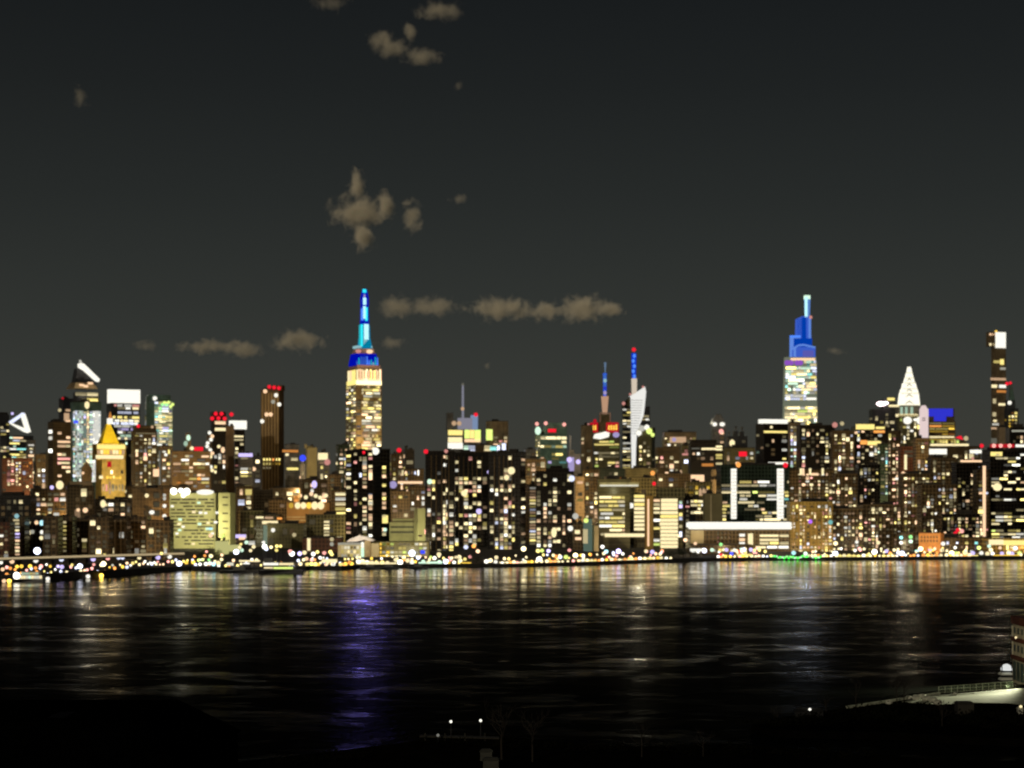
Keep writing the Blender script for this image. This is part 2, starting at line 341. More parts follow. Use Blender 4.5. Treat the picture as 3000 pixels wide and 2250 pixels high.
b.box('red_sign', 569, 595, 1309, 1326, lit('red', 3), 3, 1.5); b.addwall(545, 558, 1268, 1324, 6, 8); b.ball('chimney_lamp', 552, 1282, 6, lit('mint'), 4, 9); b.ball('chimney_lamp', 544, 1299, 6, lit('mint', 2), 4, 8); b.ball('lamp', 562, 1313, 6, lit('cream'), 2); b.done()
b = B('office_tower', 'black tower crowned with clustered red lights', 617, 664, 1232, 2900, 'black', .14, None, yb=1425)
b.addwall(622, 662, 1206, 1234, 3, 16)
for x, y in ((632,1212),(649,1212),(678,1213),(622,1226),(640,1225),(658,1226)): b.beacon(x, y, 7)
b.box('lit_band', 630, 661, 1234, 1243, lit('peach', 3), -1, 1); b.box('lit_band', 630, 661, 1253, 1262, lit('cream', 3), -1, 1)
b.ball('lamp', 641, 1308, 5, lit('cream'), -1); b.ball('lamp', 653, 1318, 6, lit('peach'), -1, 9); b.grid(12, 13, .25, 'apt', 0, 625, 662, 1330, 1420); b.done()
b = B('stair_tower', 'narrow tower strung with a zigzag of cream lights', 604, 622, 1275, 2800, 'dark', .1, None, yb=1400)
for q in range(12): b.ball('lamp', 606+8*(1+math.sin(q*1.3)), 1268+q*10, 5.5, lit(random.choice(('cream','yellow','white','peach'))), -1)
b.done()
b = B('apartment_slab', 'tall plain brown slab without windows', 661, 686, 1248, 2760, 'brown', .05, None, wm=pmat('brown_brick', (.16,.105,.055), .9, .2, .1)).done()
b = B('office_tower', 'dark tower under a floating white light box', 684, 717, 1262, 3000, 'black', .1, None, yb=1420)
b.addwall(682, 716, 1256, 1264, 4, 12); b.box('light_box', 674, 723, 1232, 1257, lit('white', 3), 0, 14); b.win(686, 713, 1276, 1281, lit('cream', 3)); b.win(686, 713, 1286, 1291, lit('cream', 2)); b.grid(11, 12, .25, 'peach', 0, 686, 716, 1295, 1420); b.done()
b = B('glass_building', 'low glass block with a lilac lit roof band', 698, 741, 1328, 2700, 'slate', .08, (11,10,.7,'off',2), yb=1430)
b.box('lit_band', 699, 740, 1328, 1338, lit('lilac', 3), -1, 1); b.done()
b = B('office_building', 'dim purple grey building beside the lilac topped block', 738, 768, 1336, 2900, 'slate', .1, (11,14,.3,'mix'), yb=1430); b.ball('lamp', 742, 1374, 8, lit('peach'), -2, 6); b.done()
b = B('ribbed_tower', 'slender brown ribbed tower with red lights on its roof', 764, 832, 1142, 3100, 'brown', -.22, None, yb=1440, wm=pmat('brown_stone', (.10,.066,.034), .85, .25, .05))
b.addwall(782, 826, 1128, 1144, 4, 14)
for x in range(767, 818, 9): b.box('rib', x, x+3.5, 1150, 1560, pmat('rib_stone', (.30,.21,.10), .8, .2, .05), -1.1, 1.1)
for x, y in ((789,1133),(803,1135),(817,1137)): b.beacon(x, y, 6.5)
for x, y, c in ((777,1146,'peach'),(809,1158,'white'),(818,1185,'white'),(781,1214,'peach'),(793,1214,'peach'),(768,1234,'white'),(800,1177,'grey')): b.ball('lamp', x, y, 6, lit(c, 3 if c != 'grey' else 2), -2)
b.grid(13, 12, .75, 'gold', 2, 766, 822, 1340, 1376); b.done()
b = B('office_building', 'pale grey glass office with an orange roof strip', 834, 876, 1302, 2850, 'pale', .35, (11,13,.35,'off',2), yb=1420, wm=wmat('grey', 4, 4, .5, .5))
b.box('lit_band', 828, 874, 1318, 1325, lit('orange', 2), -1, 1); b.box('lit_band', 842, 874, 1370, 1377, lit('yellow', 3), -1, 1); b.done()
b = B('office_tower', 'thin tower carrying a glowing blue ball', 878, 894, 1358, 2750, 'pale', .2, (7,11,.3,'peach'), yb=1430)
b.box('mast_head', 883, 890, 1346, 1360, wmat('pale'), 2, 4); b.ball('blue_ball', 887, 1342, 9.5, lit('blue', 3), 2); b.done()
b = B('apartment_slab', 'plain olive slab with a crooked rooftop duct', 897, 929, 1311, 2650, 'olive', .12, None, wm=pmat('olive_render', (.19,.165,.085), .9, .15, .1))
b.addwall(893, 916, 1306, 1313, 5, 4); b.addwall(893, 899, 1301, 1307, 5, 4); b.done()
b = B('office_building', 'block with a glowing cream top storey right of the olive slab', 930, 966, 1326, 2800, 'grey', .08, (12,12,.5,'apt'), yb=1430)
b.box('lit_band', 932, 960, 1327, 1347, lit('cream', 3), -1, 1); b.ball('lamp', 959, 1354, 9, lit('pink', 2), -2); b.done()
# --- the blue spired skyscraper
D = 3463
b = B('art_deco_skyscraper', 'tallest skyscraper with a bright blue spire and cream lit floors', 1013, 1118, 1128, D, 'tan', .28, None, yb=1345, depth=60, roof=None)
S = 'floodlit_limestone'; st = pmat(S, (.55,.42,.2), .8, .2, .08)
b.w.box(b.u(1043)-.2, b.u(1057), -1.6, 0, 0, b.z(1190))
for y in range(1133, 1322, 9):
    for x0, x1 in ((1060,1116),):
        q = x0+random.choice((0,0,5))
        while q < x1-3:
            w = random.choice((6,6,12,18,26)); p = .95
            if random.random() < p: b.win(q, min(x1, q+w-.8), y-3.6, y+3.1, pick('esb', random.choice((3,3,5,2,3,1))))
            q += w
    va, vb = sorted((b.v(1015), b.v(1042)))
    n = 4
    for i in range(n):
        if random.random() < .8: b.wins.append((va+(vb-va)*(i+.08)/n, va+(vb-va)*(i+.92)/n, b.z(y+2.8), b.z(y-3.2), pick('esb'), 1, .25))
    if random.random() < .3: b.win(1044, 1056, y-3, y+2.5, pick('apt', 1), 1.9)
b.addwall(1043, 1118, 1078, 1130, .6, 57); b.box('crown_shelf', 1047, 1114, 1068, 1079, pmat('pink_stone', (.55,.33,.28), .8), 3, 50)
for i in range(13):  # crown bays and ledges glow in place of floodlight on the stone
    x = 1045+i*5.6
    b.box('lit_bay', x, x+4.5, 1080+random.uniform(0, 5), 1126, lit(random.choice(('cream','yellow','cream','peach')), random.choice((3,3,5))), -.5, 1.2)
for i in range(4): b.sidebox('lit_bay', 1019+i*6, 1024+i*6, 1083, 1126, lit(random.choice(('cream','yellow','peach')), 3), .5)
for i in range(8): b.box('crown_pier', 1051+i*8.2, 1053+i*8.2, 1086, 1108, pmat('amber_stone', (.45,.22,.04)), -1.2, .6)
b.box('lit_ledge', 1043, 1118, 1114, 1127, lit('cream', 5), -1.2, .6); b.sidebox('lit_ledge', 1017, 1043, 1114, 1127, lit('yellow', 3), 1.0)
b.box('blue_crown', 1041, 1110, 1034, 1069, emat('crown_blue', (.0,.004,.40), 1.0), 5, 42, 1046, 1104)  # tier glows in place of blue floodlight; panels on it paint the fade
for i in range(11):
    x = 1044+i*6; t = random.uniform(8, 27)
    b.box('painted_uplight', x, x+4, 1067-t, 1067, lit(random.choice(('cyan','cyan','sky','ice')), random.choice((2,2,3,3))), 3.8, .9, x+1.2, x+3)
b.box('crown_neck', 1044, 1100, 1018, 1036, pmat('pink_stone', (.55,.33,.28)), 12, 30, 1050, 1096)
b.ball('flood_lamp', 1050, 1027, 9, lit('pink', 2), 12, 6); b.ball('flood_lamp', 1083, 1027, 10, lit('peach', 3), 12, 6)
k = D/F; mv = 26; mx = b.u(1068, mv)
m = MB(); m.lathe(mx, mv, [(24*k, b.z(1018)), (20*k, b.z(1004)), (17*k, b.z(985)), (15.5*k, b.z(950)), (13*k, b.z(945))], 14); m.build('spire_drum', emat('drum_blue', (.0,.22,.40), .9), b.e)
for x0, x1, y0, y1, c, l in ((1052,1057.5,950,1008,'cyan',2),(1057,1063,948,1012,'cyan',3),(1067,1080,946,992,'ice',3),(1066,1075,990,1012,'ice',2)): b.box('spire_fin', x0, x1, y0, y1, lit(c, l), mv-17.5*k-.8, 1.2)
b.box('spire_rim', 1046, 1091, 1010, 1017, lit('ice', 2), mv-17*k, 26)
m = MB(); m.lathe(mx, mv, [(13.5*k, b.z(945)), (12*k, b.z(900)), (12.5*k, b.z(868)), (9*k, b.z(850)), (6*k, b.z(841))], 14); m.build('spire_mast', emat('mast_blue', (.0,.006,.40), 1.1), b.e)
for x0, x1, y0, y1, c, l in ((1064,1072,893,930,'ice',3),(1058,1065,900,935,'sky',3),(1070,1077,896,936,'cyan',3),(1064,1073,868,889,'ice',3),(1066,1070,858,868,'lilac',2),(1063,1073,843,853,'cyan',3)): b.box('spire_fin', x0, x1, y0, y1, lit(c, l), mv-12.8*k-.6, 1.0)
b.done()
# --- mast building
b = B('office_tower', 'grey tower with a tall thin pale mast and lilac box', 1312, 1412, 1258, 3700, 'grey', .1, None, yb=1330, roof=None)
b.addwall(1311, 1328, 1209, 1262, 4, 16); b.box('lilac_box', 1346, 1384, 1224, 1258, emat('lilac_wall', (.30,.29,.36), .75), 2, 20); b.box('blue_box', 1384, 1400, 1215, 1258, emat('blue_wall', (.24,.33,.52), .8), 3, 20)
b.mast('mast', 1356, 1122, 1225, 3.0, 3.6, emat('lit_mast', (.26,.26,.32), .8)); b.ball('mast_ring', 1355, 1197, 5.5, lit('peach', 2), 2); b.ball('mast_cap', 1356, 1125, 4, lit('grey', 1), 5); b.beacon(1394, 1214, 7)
for x in (1330, 1345): b.ball('beacon', x, 1240, 7, lit('peach', 2), 1)
for x0, x1, y0, y1, c, l in ((1313,1355,1260,1275,'yellow',3),(1313,1354,1281,1296,'cream',3),(1312,1356,1297,1315,'white',3),(1361,1375,1259,1284,'lime',3),(1376,1390,1259,1284,'yellow',3),(1391,1408,1259,1294,'lime',3),(1361,1408,1286,1295,'peach',3)): b.win(x0, x1, y0, y1, lit(c, l))
b.done()
b = B('office_tower', 'brown tower with ribbed top right of the mast tower', 1424, 1489, 1234, 3500, 'tan', .25, None, yb=1325, wm=wmat('tan', 4, 60, .9, .5))
b.box('lit_panel', 1425, 1443, 1258, 1290, lit('lime', 3), -1.5, 1.2); b.grid(12, 11, .6, 'peach', 0, 1445, 1488, 1276, 1320); b.done()
b = B('terrace_building', 'low broad block lit lilac and white under the mast tower', 1356, 1486, 1304, 3300, 'dark', .05, None, yb=1330)
b.grid(15, 15, .95, 'mix', 0, 1358, 1484, 1304, 1322, .9, .9, 3); b.done()
# --- glass block with red corner lights
b = B('glass_tower', 'square glass block with red lamps on its roof corners', 1568, 1661, 1274, 3450, 'teal', .16, None, yb=1365, wm=wmat('teal', 3.5, 3.6, .5, .7))
b.addwall(1598, 1661, 1238, 1276, 3, 20)
for x, y in ((1573,1242),(1599,1240),(1653,1243)): b.beacon(x, y, 6.5, 'pink', 3)
b.box('red_sign', 1606, 1629, 1256, 1266, lit('red', 3), 1, 1); b.ball('roof_light', 1576, 1262, 9, lit('mint', 3), 0, 12)
b.grid(14, 9, .85, 'off', 3, 1583, 1660, 1277, 1300, .95, .7, 3); b.grid(11, 10, .35, 'mix', 2, 1583, 1660, 1302, 1360); b.sgrid(7, 9, .95, 'off'); b.done()
b = B('office_building', 'low grey building left of the red cornered glass block', 1536, 1572, 1316, 3200, 'grey', .1, (11,11,.4,'apt'), yb=1370).done()
b = B('church', 'small lilac lit church with a needle spire', 1664, 1700, 1330, 3000, 'pale', .1, None, yb=1385, roof=None)
b.mast('spire', 1671, 1276, 1332, 3.5, .6, PALESTEEL, 4); b.box('lit_panel', 1665, 1682, 1340, 1380, lit('lilac', 2), -1, 1); b.ball('lamp', 1694, 1353, 7, lit('lilac', 3), -2, 7); b.ball('lamp', 1668, 1347, 8, lit('lilac', 3), -2); b.addwall(1668, 1682, 1318, 1332, 2, 8); b.done()
# --- the tower with red billboards and blue mast
b = B('billboard_tower', 'tower with red and yellow billboards below a thin blue mast', 1738, 1816, 1262, 3800, 'olive', .05, None, yb=1400, roof=None)
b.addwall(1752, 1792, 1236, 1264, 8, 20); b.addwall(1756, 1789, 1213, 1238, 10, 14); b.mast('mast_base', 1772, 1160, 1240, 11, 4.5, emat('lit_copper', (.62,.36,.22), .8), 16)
for x in (1757, 1786): b.box('cage_post', x, x+3, 1212, 1240, pmat('cage_steel', (.5,.35,.28)), 9, 2)
b.box('cage_post', 1757, 1789, 1208, 1212, pmat('cage_steel', (.5,.35,.28)), 9, 2)
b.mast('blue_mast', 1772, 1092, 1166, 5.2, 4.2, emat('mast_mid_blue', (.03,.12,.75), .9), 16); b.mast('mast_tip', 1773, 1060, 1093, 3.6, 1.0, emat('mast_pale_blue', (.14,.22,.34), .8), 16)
for y, c in ((1102,'sky'),(1114,'ice'),(1126,'sky'),(1136,'blue'),(1150,'lilac')): b.ball('mast_lamp', 1772.5, y, 5, lit(c, 2), 11, 6)
for x0, x1 in ((1729,1752),(1776,1812)):
    b.box('billboard', x0, x1, 1238, 1267, lit('red', 2), -3, 2)
    n = 2 if x0 < 1740 else 4
    for i in range(n): b.box('billboard_lamp', x0+6+i*7.2, x0+10.5+i*7.2, 1244+random.uniform(0, 3), 1260, lit('amber', 3), -3.9, .8)
b.beacon(1743, 1233, 6, 'red', 2); b.beacon(1722, 1245, 6, 'pink', 2)
b.poly('roof_light', [(1738,1284),(1742,1272),(1760,1268),(1775,1264),(1786,1268),(1784,1280),(1760,1287)], lit('white', 3), -3, 3); b.ball('lamp', 1805, 1274, 10, lit('lilac', 2), -4, 8)
b.grid(13, 8, .8, 'yellow', 4, 1740, 1814, 1290, 1322, .95, .62); b.grid(12, 9, .5, 'off', 4, 1740, 1814, 1322, 1352); b.grid(10, 10, .55, 'off', 0, 1742, 1766, 1330, 1390); b.grid(11, 9, .5, 'apt', 2, 1780, 1814, 1350, 1392); b.done()
b = B('apartment_tower', 'tan tower left of the red billboards', 1702, 1737, 1246, 3300, 'tan', .3, (10,12,.3,'apt'), yb=1400).done()
# --- crystal tower
b = B('crystal_tower', 'faceted glowing white tower with a blue mast', 1823, 1904, 1190, 3963, 'slate', .1, None, yb=1400, roof=None)
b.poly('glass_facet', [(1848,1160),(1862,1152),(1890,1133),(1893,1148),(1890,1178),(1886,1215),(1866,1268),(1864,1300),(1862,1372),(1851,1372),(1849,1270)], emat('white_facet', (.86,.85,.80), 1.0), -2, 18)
for i in range(14): b.box('floor_line', 1849, 1884-i*1.2, 1172+i*7.5, 1173.2+i*7.5, pmat('spandrel', (.12,.12,.12)), -2.7, .7)
b.poly('shoulder', [(1823,1192),(1836,1172),(1848,1162),(1848,1195)], wmat('olive'), 1, 16)
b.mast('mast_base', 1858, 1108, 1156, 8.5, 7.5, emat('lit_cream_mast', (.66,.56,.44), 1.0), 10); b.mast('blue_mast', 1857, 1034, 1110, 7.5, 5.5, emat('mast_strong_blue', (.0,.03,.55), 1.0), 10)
for i in range(5): b.ball('mast_lamp', 1857+(-1)**i*1.5, 1042+i*15, 4.5, lit(random.choice(('sky','ice','sky')), 3), 4, 6)
b.beacon(1857, 1024, 7, 'red', 3); b.beacon(1884, 1133, 4, 'pink', 2); b.beacon(1846, 1155, 4, 'pink', 2); b.beacon(1827, 1182, 6, 'pink', 2)
b.grid(12, 8, .85, 'off', 2, 1824, 1848, 1196, 1400, .9, .6); b.grid(10, 9, .55, 'off', 2, 1868, 1902, 1214, 1300); b.done()
b = B('office_tower', 'brown tower with mint lights at its top, right of the white facet', 1868, 1919, 1282, 3600, 'olive', -.2, (11,12,.3,'apt'), yb=1400)
b.addwall(1872, 1912, 1252, 1284, 4, 16)
for x, y, r in ((1880,1255,9),(1895,1252,8),(1902,1263,9),(1872,1268,8),(1912,1274,6)): b.ball('roof_light', x, y, r, lit(random.choice(('mint','white','lime')), random.choice((2,3))), -2)
b.done()
# --- right of centre background
b = B('office_tower', 'broad tan tower with a slanted pink roof edge', 1941, 2040, 1266, 3200, 'tan', .05, None, yb=1330)
b.box('lit_panel', 1962, 2010, 1280, 1297, lit('peach', 2), -1, 1); b.grid(9, 9, .7, 'apt', 0, 1946, 2038, 1280, 1308); b.ball('lamp', 1975, 1288, 6, lit('lilac', 2), -2); b.done()
b = B('apartment_tower', 'brown stepped tower with many warm windows left of the dark slab', 1920, 1992, 1326, 2800, 'brown', .12, (12,12,.55,'apt'), yb=1420)
b.addwall(1926, 1988, 1310, 1328, 4, 20); b.done()
b = B('apartment_tower', 'slim grey tower beside the dark slab', 1992, 2022, 1305, 2700, 'grey', .2, (11,15,.3,'apt'), yb=1420, wm=wmat('olive')); b.box('lit_band', 1999, 2021, 1328, 1334, lit('pink', 2), -1, 1); b.done()
b = B('office_tower', 'black slab with one bright stacked column of yellow lights', 2020, 2120, 1300, 2500, 'black', .03, None, yb=1420)
b.addwall(2024, 2100, 1288, 1302, 4, 20); b.grid(20, 7.4, 1, 'off', 1, 2096, 2117, 1304, 1362, .95, .7, 3); b.win(2055, 2098, 1312, 1318, lit('cream', 3)); b.win(2026, 2050, 1312, 1316, lit('grey', 1)); b.grid(13, 12, .45, 'apt', 0, 2026, 2092, 1322, 1350); b.win(2056, 2090, 1358, 1366, lit('orange', 2)); b.done()
b = B('domed_tower', 'grey tower with a rounded dark crown and white lights', 2083, 2126, 1240, 3300, 'grey', .1, (11,13,.3,'apt'), yb=1330, roof=None)
b.addwall(2085, 2125, 1226, 1241, 3, 18, 2091, 2120); b.addwall(2092, 2119, 1213, 1227, 6, 12, 2098, 2112); b.ball('roof_light', 2094, 1243, 7, lit('white', 3), -2, 6); b.ball('roof_light', 2116, 1243, 8, lit('white', 3), -2, 6); b.ball('lamp', 2113, 1264, 7, lit('pink', 3), -2); b.done()
b = B('church', 'dim twin spired stone tower right of the rounded crown', 2128, 2190, 1278, 3000, 'slate', .1, (13,13,.3,'warm'), yb=1340, roof=None)
for x, y in ((2136,1266),(2156,1250),(2174,1252)): b.addwall(x-6, x+6, y+12, 1280, 3, 10); b.mast('pinnacle', x, y-2, y+13, 4, .5, wmat('grey'), 8)
b.ball('lamp', 2145, 1298, 8, lit('cream', 3), -2, 10); b.ball('lamp', 2153, 1317, 6, lit('ice', 3), -2, 10); b.done()
b = B('office_building', 'olive building with a small red sign', 2118, 2212, 1312, 2700, 'olive', .06, (13,13,.35,'warm'), yb=1420); b.box('red_sign', 2165, 2188, 1323, 1337, lit('red', 3), -1, 1); b.done()
b = B('office_tower', 'black tower with a white light strip along its roof', 2214, 2309, 1242, 2750, 'black', .26, None, yb=1420)
b.box('light_strip', 2233, 2308, 1228, 1240, lit('white', 3), -.5, 14); b.win(2238, 2306, 1262, 1268, lit('yellow', 3)); b.grid(14, 13, .35, 'apt', 0, 2240, 2306, 1272, 1350); b.sgrid(22, 9, .9, 'off', y0=1250, y1=1266); b.sgrid(12, 11, .7, 'mix', y0=1268, y1=1330); b.ball('lamp', 2260, 1251, 4, lit('cream'), -1); b.done()
# --- blue topped stepped skyscraper
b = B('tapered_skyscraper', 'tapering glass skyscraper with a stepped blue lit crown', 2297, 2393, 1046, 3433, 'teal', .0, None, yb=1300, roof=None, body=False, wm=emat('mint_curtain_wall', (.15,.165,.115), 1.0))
b.addwall(2292, 2399, 1046, 1440, 0, 20, 2301, 2392)
bc = emat('crown_glass', (.045,.11,.56), 1.0); bl = emat('crown_glass_bright_lit', (.12,.25,.72), 1.0); bd = emat('crown_glass_dim_lit', (.0,.045,.40), 1.0)  # lighter and darker copies put the floodlight's gradient into the glass colour
b.box('crown_tier', 2322, 2389, 1016, 1046, bc, 6, 30); b.poly('crown_edge', [(2322,1018),(2340,1008),(2356,1007),(2389,1015),(2389,1020),(2356,1012),(2342,1013),(2322,1024)], bl, 5, 28)
b.box('crown_tier', 2317, 2345, 986, 1044, bl, 12, 16); b.box('crown_tier', 2326, 2379, 990, 1016, bd, 9, 24)
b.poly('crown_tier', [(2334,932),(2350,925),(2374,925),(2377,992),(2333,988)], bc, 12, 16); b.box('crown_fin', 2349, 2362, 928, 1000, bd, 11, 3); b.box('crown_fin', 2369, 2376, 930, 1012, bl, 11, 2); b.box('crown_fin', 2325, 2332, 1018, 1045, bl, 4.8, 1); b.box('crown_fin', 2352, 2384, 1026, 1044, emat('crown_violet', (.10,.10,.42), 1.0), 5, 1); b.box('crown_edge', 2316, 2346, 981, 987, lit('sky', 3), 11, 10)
for i in range(9): b.box('crown_louver', 2335, 2349, 934+i*6, 936+i*6, bd, 11.2, .8)
b.mast('spire', 2365, 864, 930, 9.5, 7.5, emat('spire_blue', (.10,.22,.55), 1.0), 20); b.box('spire_fin', 2358, 2366, 868, 928, lit('ice', 3), 12, 2); b.box('spire_fin', 2357, 2374, 863, 874, lit('mint', 3), 12.5, 10); b.ball('beacon', 2375, 928, 5, lit('pink', 2), 10)
b.win(2316, 2388, 1049, 1056, lit('peach', 3))
for x in (2306, 2318, 2335, 2345): b.ball('crown_lamp', x, 1063, 8, lit('purple', 2), -2)
for j, y in enumerate(range(1060, 1256, 9)):
    if 1176 < y < 1190: continue
    x0 = 2298-9*(y-1046)/390; x1 = 2392+6*(y-1046)/390; q = x0+5; pal = 'cool' if y < 1176 else 'off'
    while q < x1-3:
        w = random.choice((7,7,9,16,30)); 
        if random.random() < .88 and not (y < 1072 and q < 2350): b.win(q, min(x1-1, q+w-.8), y-3.9, y+3.7, pick(pal if random.random() < .5 else random.choice(('mix','off','off')), random.choice((3,2,3,3,2,5))), .8)
        q += w
b.done()
b = B('office_tower', 'narrow block of lilac and cream windows below the blue crowned tower', 2308, 2346, 1238, 3000, 'tan', .1, (9,9,.85,'mix'), yb=1370).done()
b = B('office_building', 'hotel with glaring white floodlight on its roof corner', 2546, 2624, 1200, 3300, 'slate', .15, (13,11,.3,'off'), yb=1265)
b.addwall(2590, 2622, 1168, 1200, 4, 16); b.ball('flood_light', 2582, 1183, 15, emat('pink_flare', (1,.80,.80), 4), -2, 7); b.ball('flood_light', 2596, 1181, 7, emat('pink_flare', (1,.80,.80), 4), -2, 5); b.box('lit_band', 2600, 2621, 1165, 1173, lit('yellow', 3), 2, 1); b.box('lit_band', 2604, 2634, 1186, 1192, lit('cream', 3), -2.5, 1); b.done()
# --- terraced crown tower
b = B('terraced_crown_tower', 'tower with a glowing white terraced arched crown', 2622, 2700, 1215, 3630, 'olive', .12, (10,10,.45,'off'), yb=1300, roof=None)
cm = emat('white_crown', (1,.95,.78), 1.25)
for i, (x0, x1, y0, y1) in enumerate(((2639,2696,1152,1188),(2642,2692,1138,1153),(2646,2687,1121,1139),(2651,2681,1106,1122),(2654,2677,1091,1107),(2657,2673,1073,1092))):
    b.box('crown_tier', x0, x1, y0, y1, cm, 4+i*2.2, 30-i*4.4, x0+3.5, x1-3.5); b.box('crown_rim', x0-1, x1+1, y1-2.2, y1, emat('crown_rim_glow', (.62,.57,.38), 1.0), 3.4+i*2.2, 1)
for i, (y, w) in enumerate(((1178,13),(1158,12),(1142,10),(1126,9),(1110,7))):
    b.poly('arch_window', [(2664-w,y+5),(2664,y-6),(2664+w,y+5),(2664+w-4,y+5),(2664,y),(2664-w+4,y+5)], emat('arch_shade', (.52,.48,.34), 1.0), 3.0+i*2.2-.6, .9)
b.box('crown_base', 2632, 2692, 1188, 1216, wmat('pale'), 2, 30); b.ball('flood_lamp', 2659, 1232, 13, lit('white', 3), -3, 11); b.ball('flood_lamp', 2693, 1232, 8, lit('white', 3), -3, 11); b.box('lit_ledge', 2624, 2690, 1213, 1221, lit('cream', 3), 0, 2)
for x in (2638, 2652, 2668): b.box('lit_pier', x, x+7, 1192, 1213, lit('mint', 2), 1, 1)
b.done()
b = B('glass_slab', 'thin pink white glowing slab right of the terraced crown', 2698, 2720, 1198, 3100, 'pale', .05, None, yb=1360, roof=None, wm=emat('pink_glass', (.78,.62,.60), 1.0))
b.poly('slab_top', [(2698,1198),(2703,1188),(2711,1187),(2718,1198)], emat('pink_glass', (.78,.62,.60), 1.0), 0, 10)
for y in (1224, 1230, 1296): b.box('dark_joint', 2702, 2711, y, y+2.5, STEEL, -.6, .6)
b.done()
b = B('office_tower', 'tower with a royal blue lit top storey', 2720, 2799, 1234, 3200, 'brown', .04, None, yb=1290, roof=None)
b.addwall(2722, 2796, 1197, 1236, 4, 20); b.box('blue_band', 2721, 2792, 1197, 1220, emat('band_blue', (.03,.035,.60), 1.0), 1, 2); b.box('blue_band', 2737, 2772, 1220, 1234, emat('band_blue', (.03,.035,.60), 1.0), 1, 2)
b.grid(16, 8, .85, 'gold', 4, 2722, 2797, 1236, 1292, .97, .6); b.done()
b = B('office_building', 'low block with yellow green and white lit roof terraces', 2722, 2872, 1308, 2900, 'dark', .03, (14,12,.4,'warm'), yb=1370)
b.addwall(2724, 2830, 1290, 1310, 5, 20); b.grid(8, 9, .95, 'yellow', 0, 2728, 2818, 1288, 1299, .9, .8); b.box('light_strip', 2726, 2838, 1300, 1312, lit('cream', 3), 3, 1.5); b.box('light_strip', 2722, 2774, 1315, 1331, lit('white', 3), -2, 1.5); b.box('light_strip', 2842, 2876, 1318, 1328, lit('white', 3), -2, 1.5)
b.poly('red_peak', [(2800,1281),(2816,1276),(2822,1288),(2812,1286)], lit('red', 3), 4, 2); b.ball('lamp', 2830, 1284, 7, lit('cream', 2), 3); b.beacon(2876, 1306, 7); b.done()
b = B('supertall_tower', 'very thin dark supertall tower with a white lit top', 2904, 2947, 1012, 4228, 'grey', .35, None, yb=1300, roof=None, wm=wmat('tan', 4.7, 4.7, .8, .3))
b.addwall(2904, 2947, 972, 1014, 0); b.box('light_box', 2917, 2947, 973, 1019, lit('white', 3), -1, 2)
b.box('lit_panel', 2900, 2918, 977, 983, lit('peach', 3), 0, 2); b.box('lit_panel', 2900, 2918, 1006, 1013, lit('cream', 3), 0, 2); b.ball('beacon', 2918, 971, 4, lit('amber'), 1)
for x0, x1, y0, y1, c, l in ((2911,2931,1056,1064,'yellow',2),(2930,2941,1052,1068,'yellow',3),(2930,2946,1076,1083,'grey',2),(2902,2947,1107,1114,'peach',2),(2905,2921,1127,1136,'cream',3),(2927,2947,1127,1136,'white',3),(2920,2947,1143,1150,'orange',2),(2909,2918,1168,1182,'cream',2),(2925,2946,1181,1188,'cream',3),(2908,2918,1208,1220,'cream',2),(2907,2926,1240,1246,'white',2),(2910,2920,1230,1236,'cream',3),(2904,2924,1252,1258,'peach',2),(2904,2922,1284,1300,'grey',1)): b.win(x0, x1, y0, y1, lit(c, l))
b.done()
b = B('apartment_tower', 'slim pointed tower with golden crown windows at far right', 2942, 2984, 1196, 3900, 'slate', .2, (9,9,.7,'gold'), yb=1255, roof=None)
b.addwall(2950, 2974, 1172, 1197, 3, 12); b.poly('glass_peak', [(2958,1176),(2960,1118),(2964,1118),(2976,1192)], pmat('dim_glass', (.10,.16,.13), .2), 4, 6); b.beacon(2950, 1124, 6); b.beacon(2960, 1122, 5); b.ball('lamp', 2958, 1180, 6, lit('white'), -1); b.done()
b = B('office_tower', 'plain tan slab before the thin supertall tower', 2924, 2956, 1252, 3000, 'tan', .1, None, wm=pmat('tan_render', (.25,.19,.12), .9, .2, .1)).done()
b = B('office_tower', 'black tower with white strip windows at right edge', 2956, 3030, 1252, 2800, 'black', .03, None, yb=1330)
b.win(2964, 3020, 1260, 1265, lit('grey', 2)); b.grid(10, 10, .6, 'mix', 0, 2966, 3020, 1275, 1300); b.win(2975, 3020, 1302, 1310, lit('white', 3)); b.done()
# ================================================================== MIDDLE GROUND
def T(name, label, x0, x1, yt, D, wall, side, g, yb, **k): return B(name, label, x0, x1, yt, D, wall, side, g, yb, **k)
# --- left, behind the front row
T('apartment_block', 'black block at the left edge with one bright cream bay', -20, 90, 1452, 1750, 'black', .0, (17,15,.28,'apt'), 1515).done()
b = T('apartment_block', 'dark block with violet dots left of the flat roofed hall', 88, 196, 1432, 1820, 'dark', .08, (16,13,.42,'apt'), 1515); b.ball('lamp', 175, 1421, 11, lit('cream'), -2, 13); b.ball('lamp', 152, 1428, 6, lit('lilac'), -2); b.done()
b = T('market_hall', 'dark flat roofed hall with a tan strip along its roof edge', 193, 276, 1424, 1700, 'dark', .04, (18,17,.3,'apt'), 1515); b.box('lit_parapet', 204, 270, 1410, 1420, pmat('tan_render', (.25,.19,.12)), 1, 4); b.ball('lamp', 229, 1494, 5, lit('peach'), -1); b.ball('lamp', 250, 1495, 7.5, lit('peach'), -1); b.done()
b = T('apartment_block', 'black block with one big white light below the gold pyramid tower', 272, 388, 1462, 1760, 'black', .06, (17,14,.28,'apt'), 1515); b.ball('lamp', 302, 1476, 8, lit('cream'), -2, 11); b.done()
b = T('apartment_tower', 'narrow dark tower with a column of cream dots right of the gold tower', 366, 392, 1424, 2050, 'dark', .2, (11,13,.6,'warm'), 1515).done()
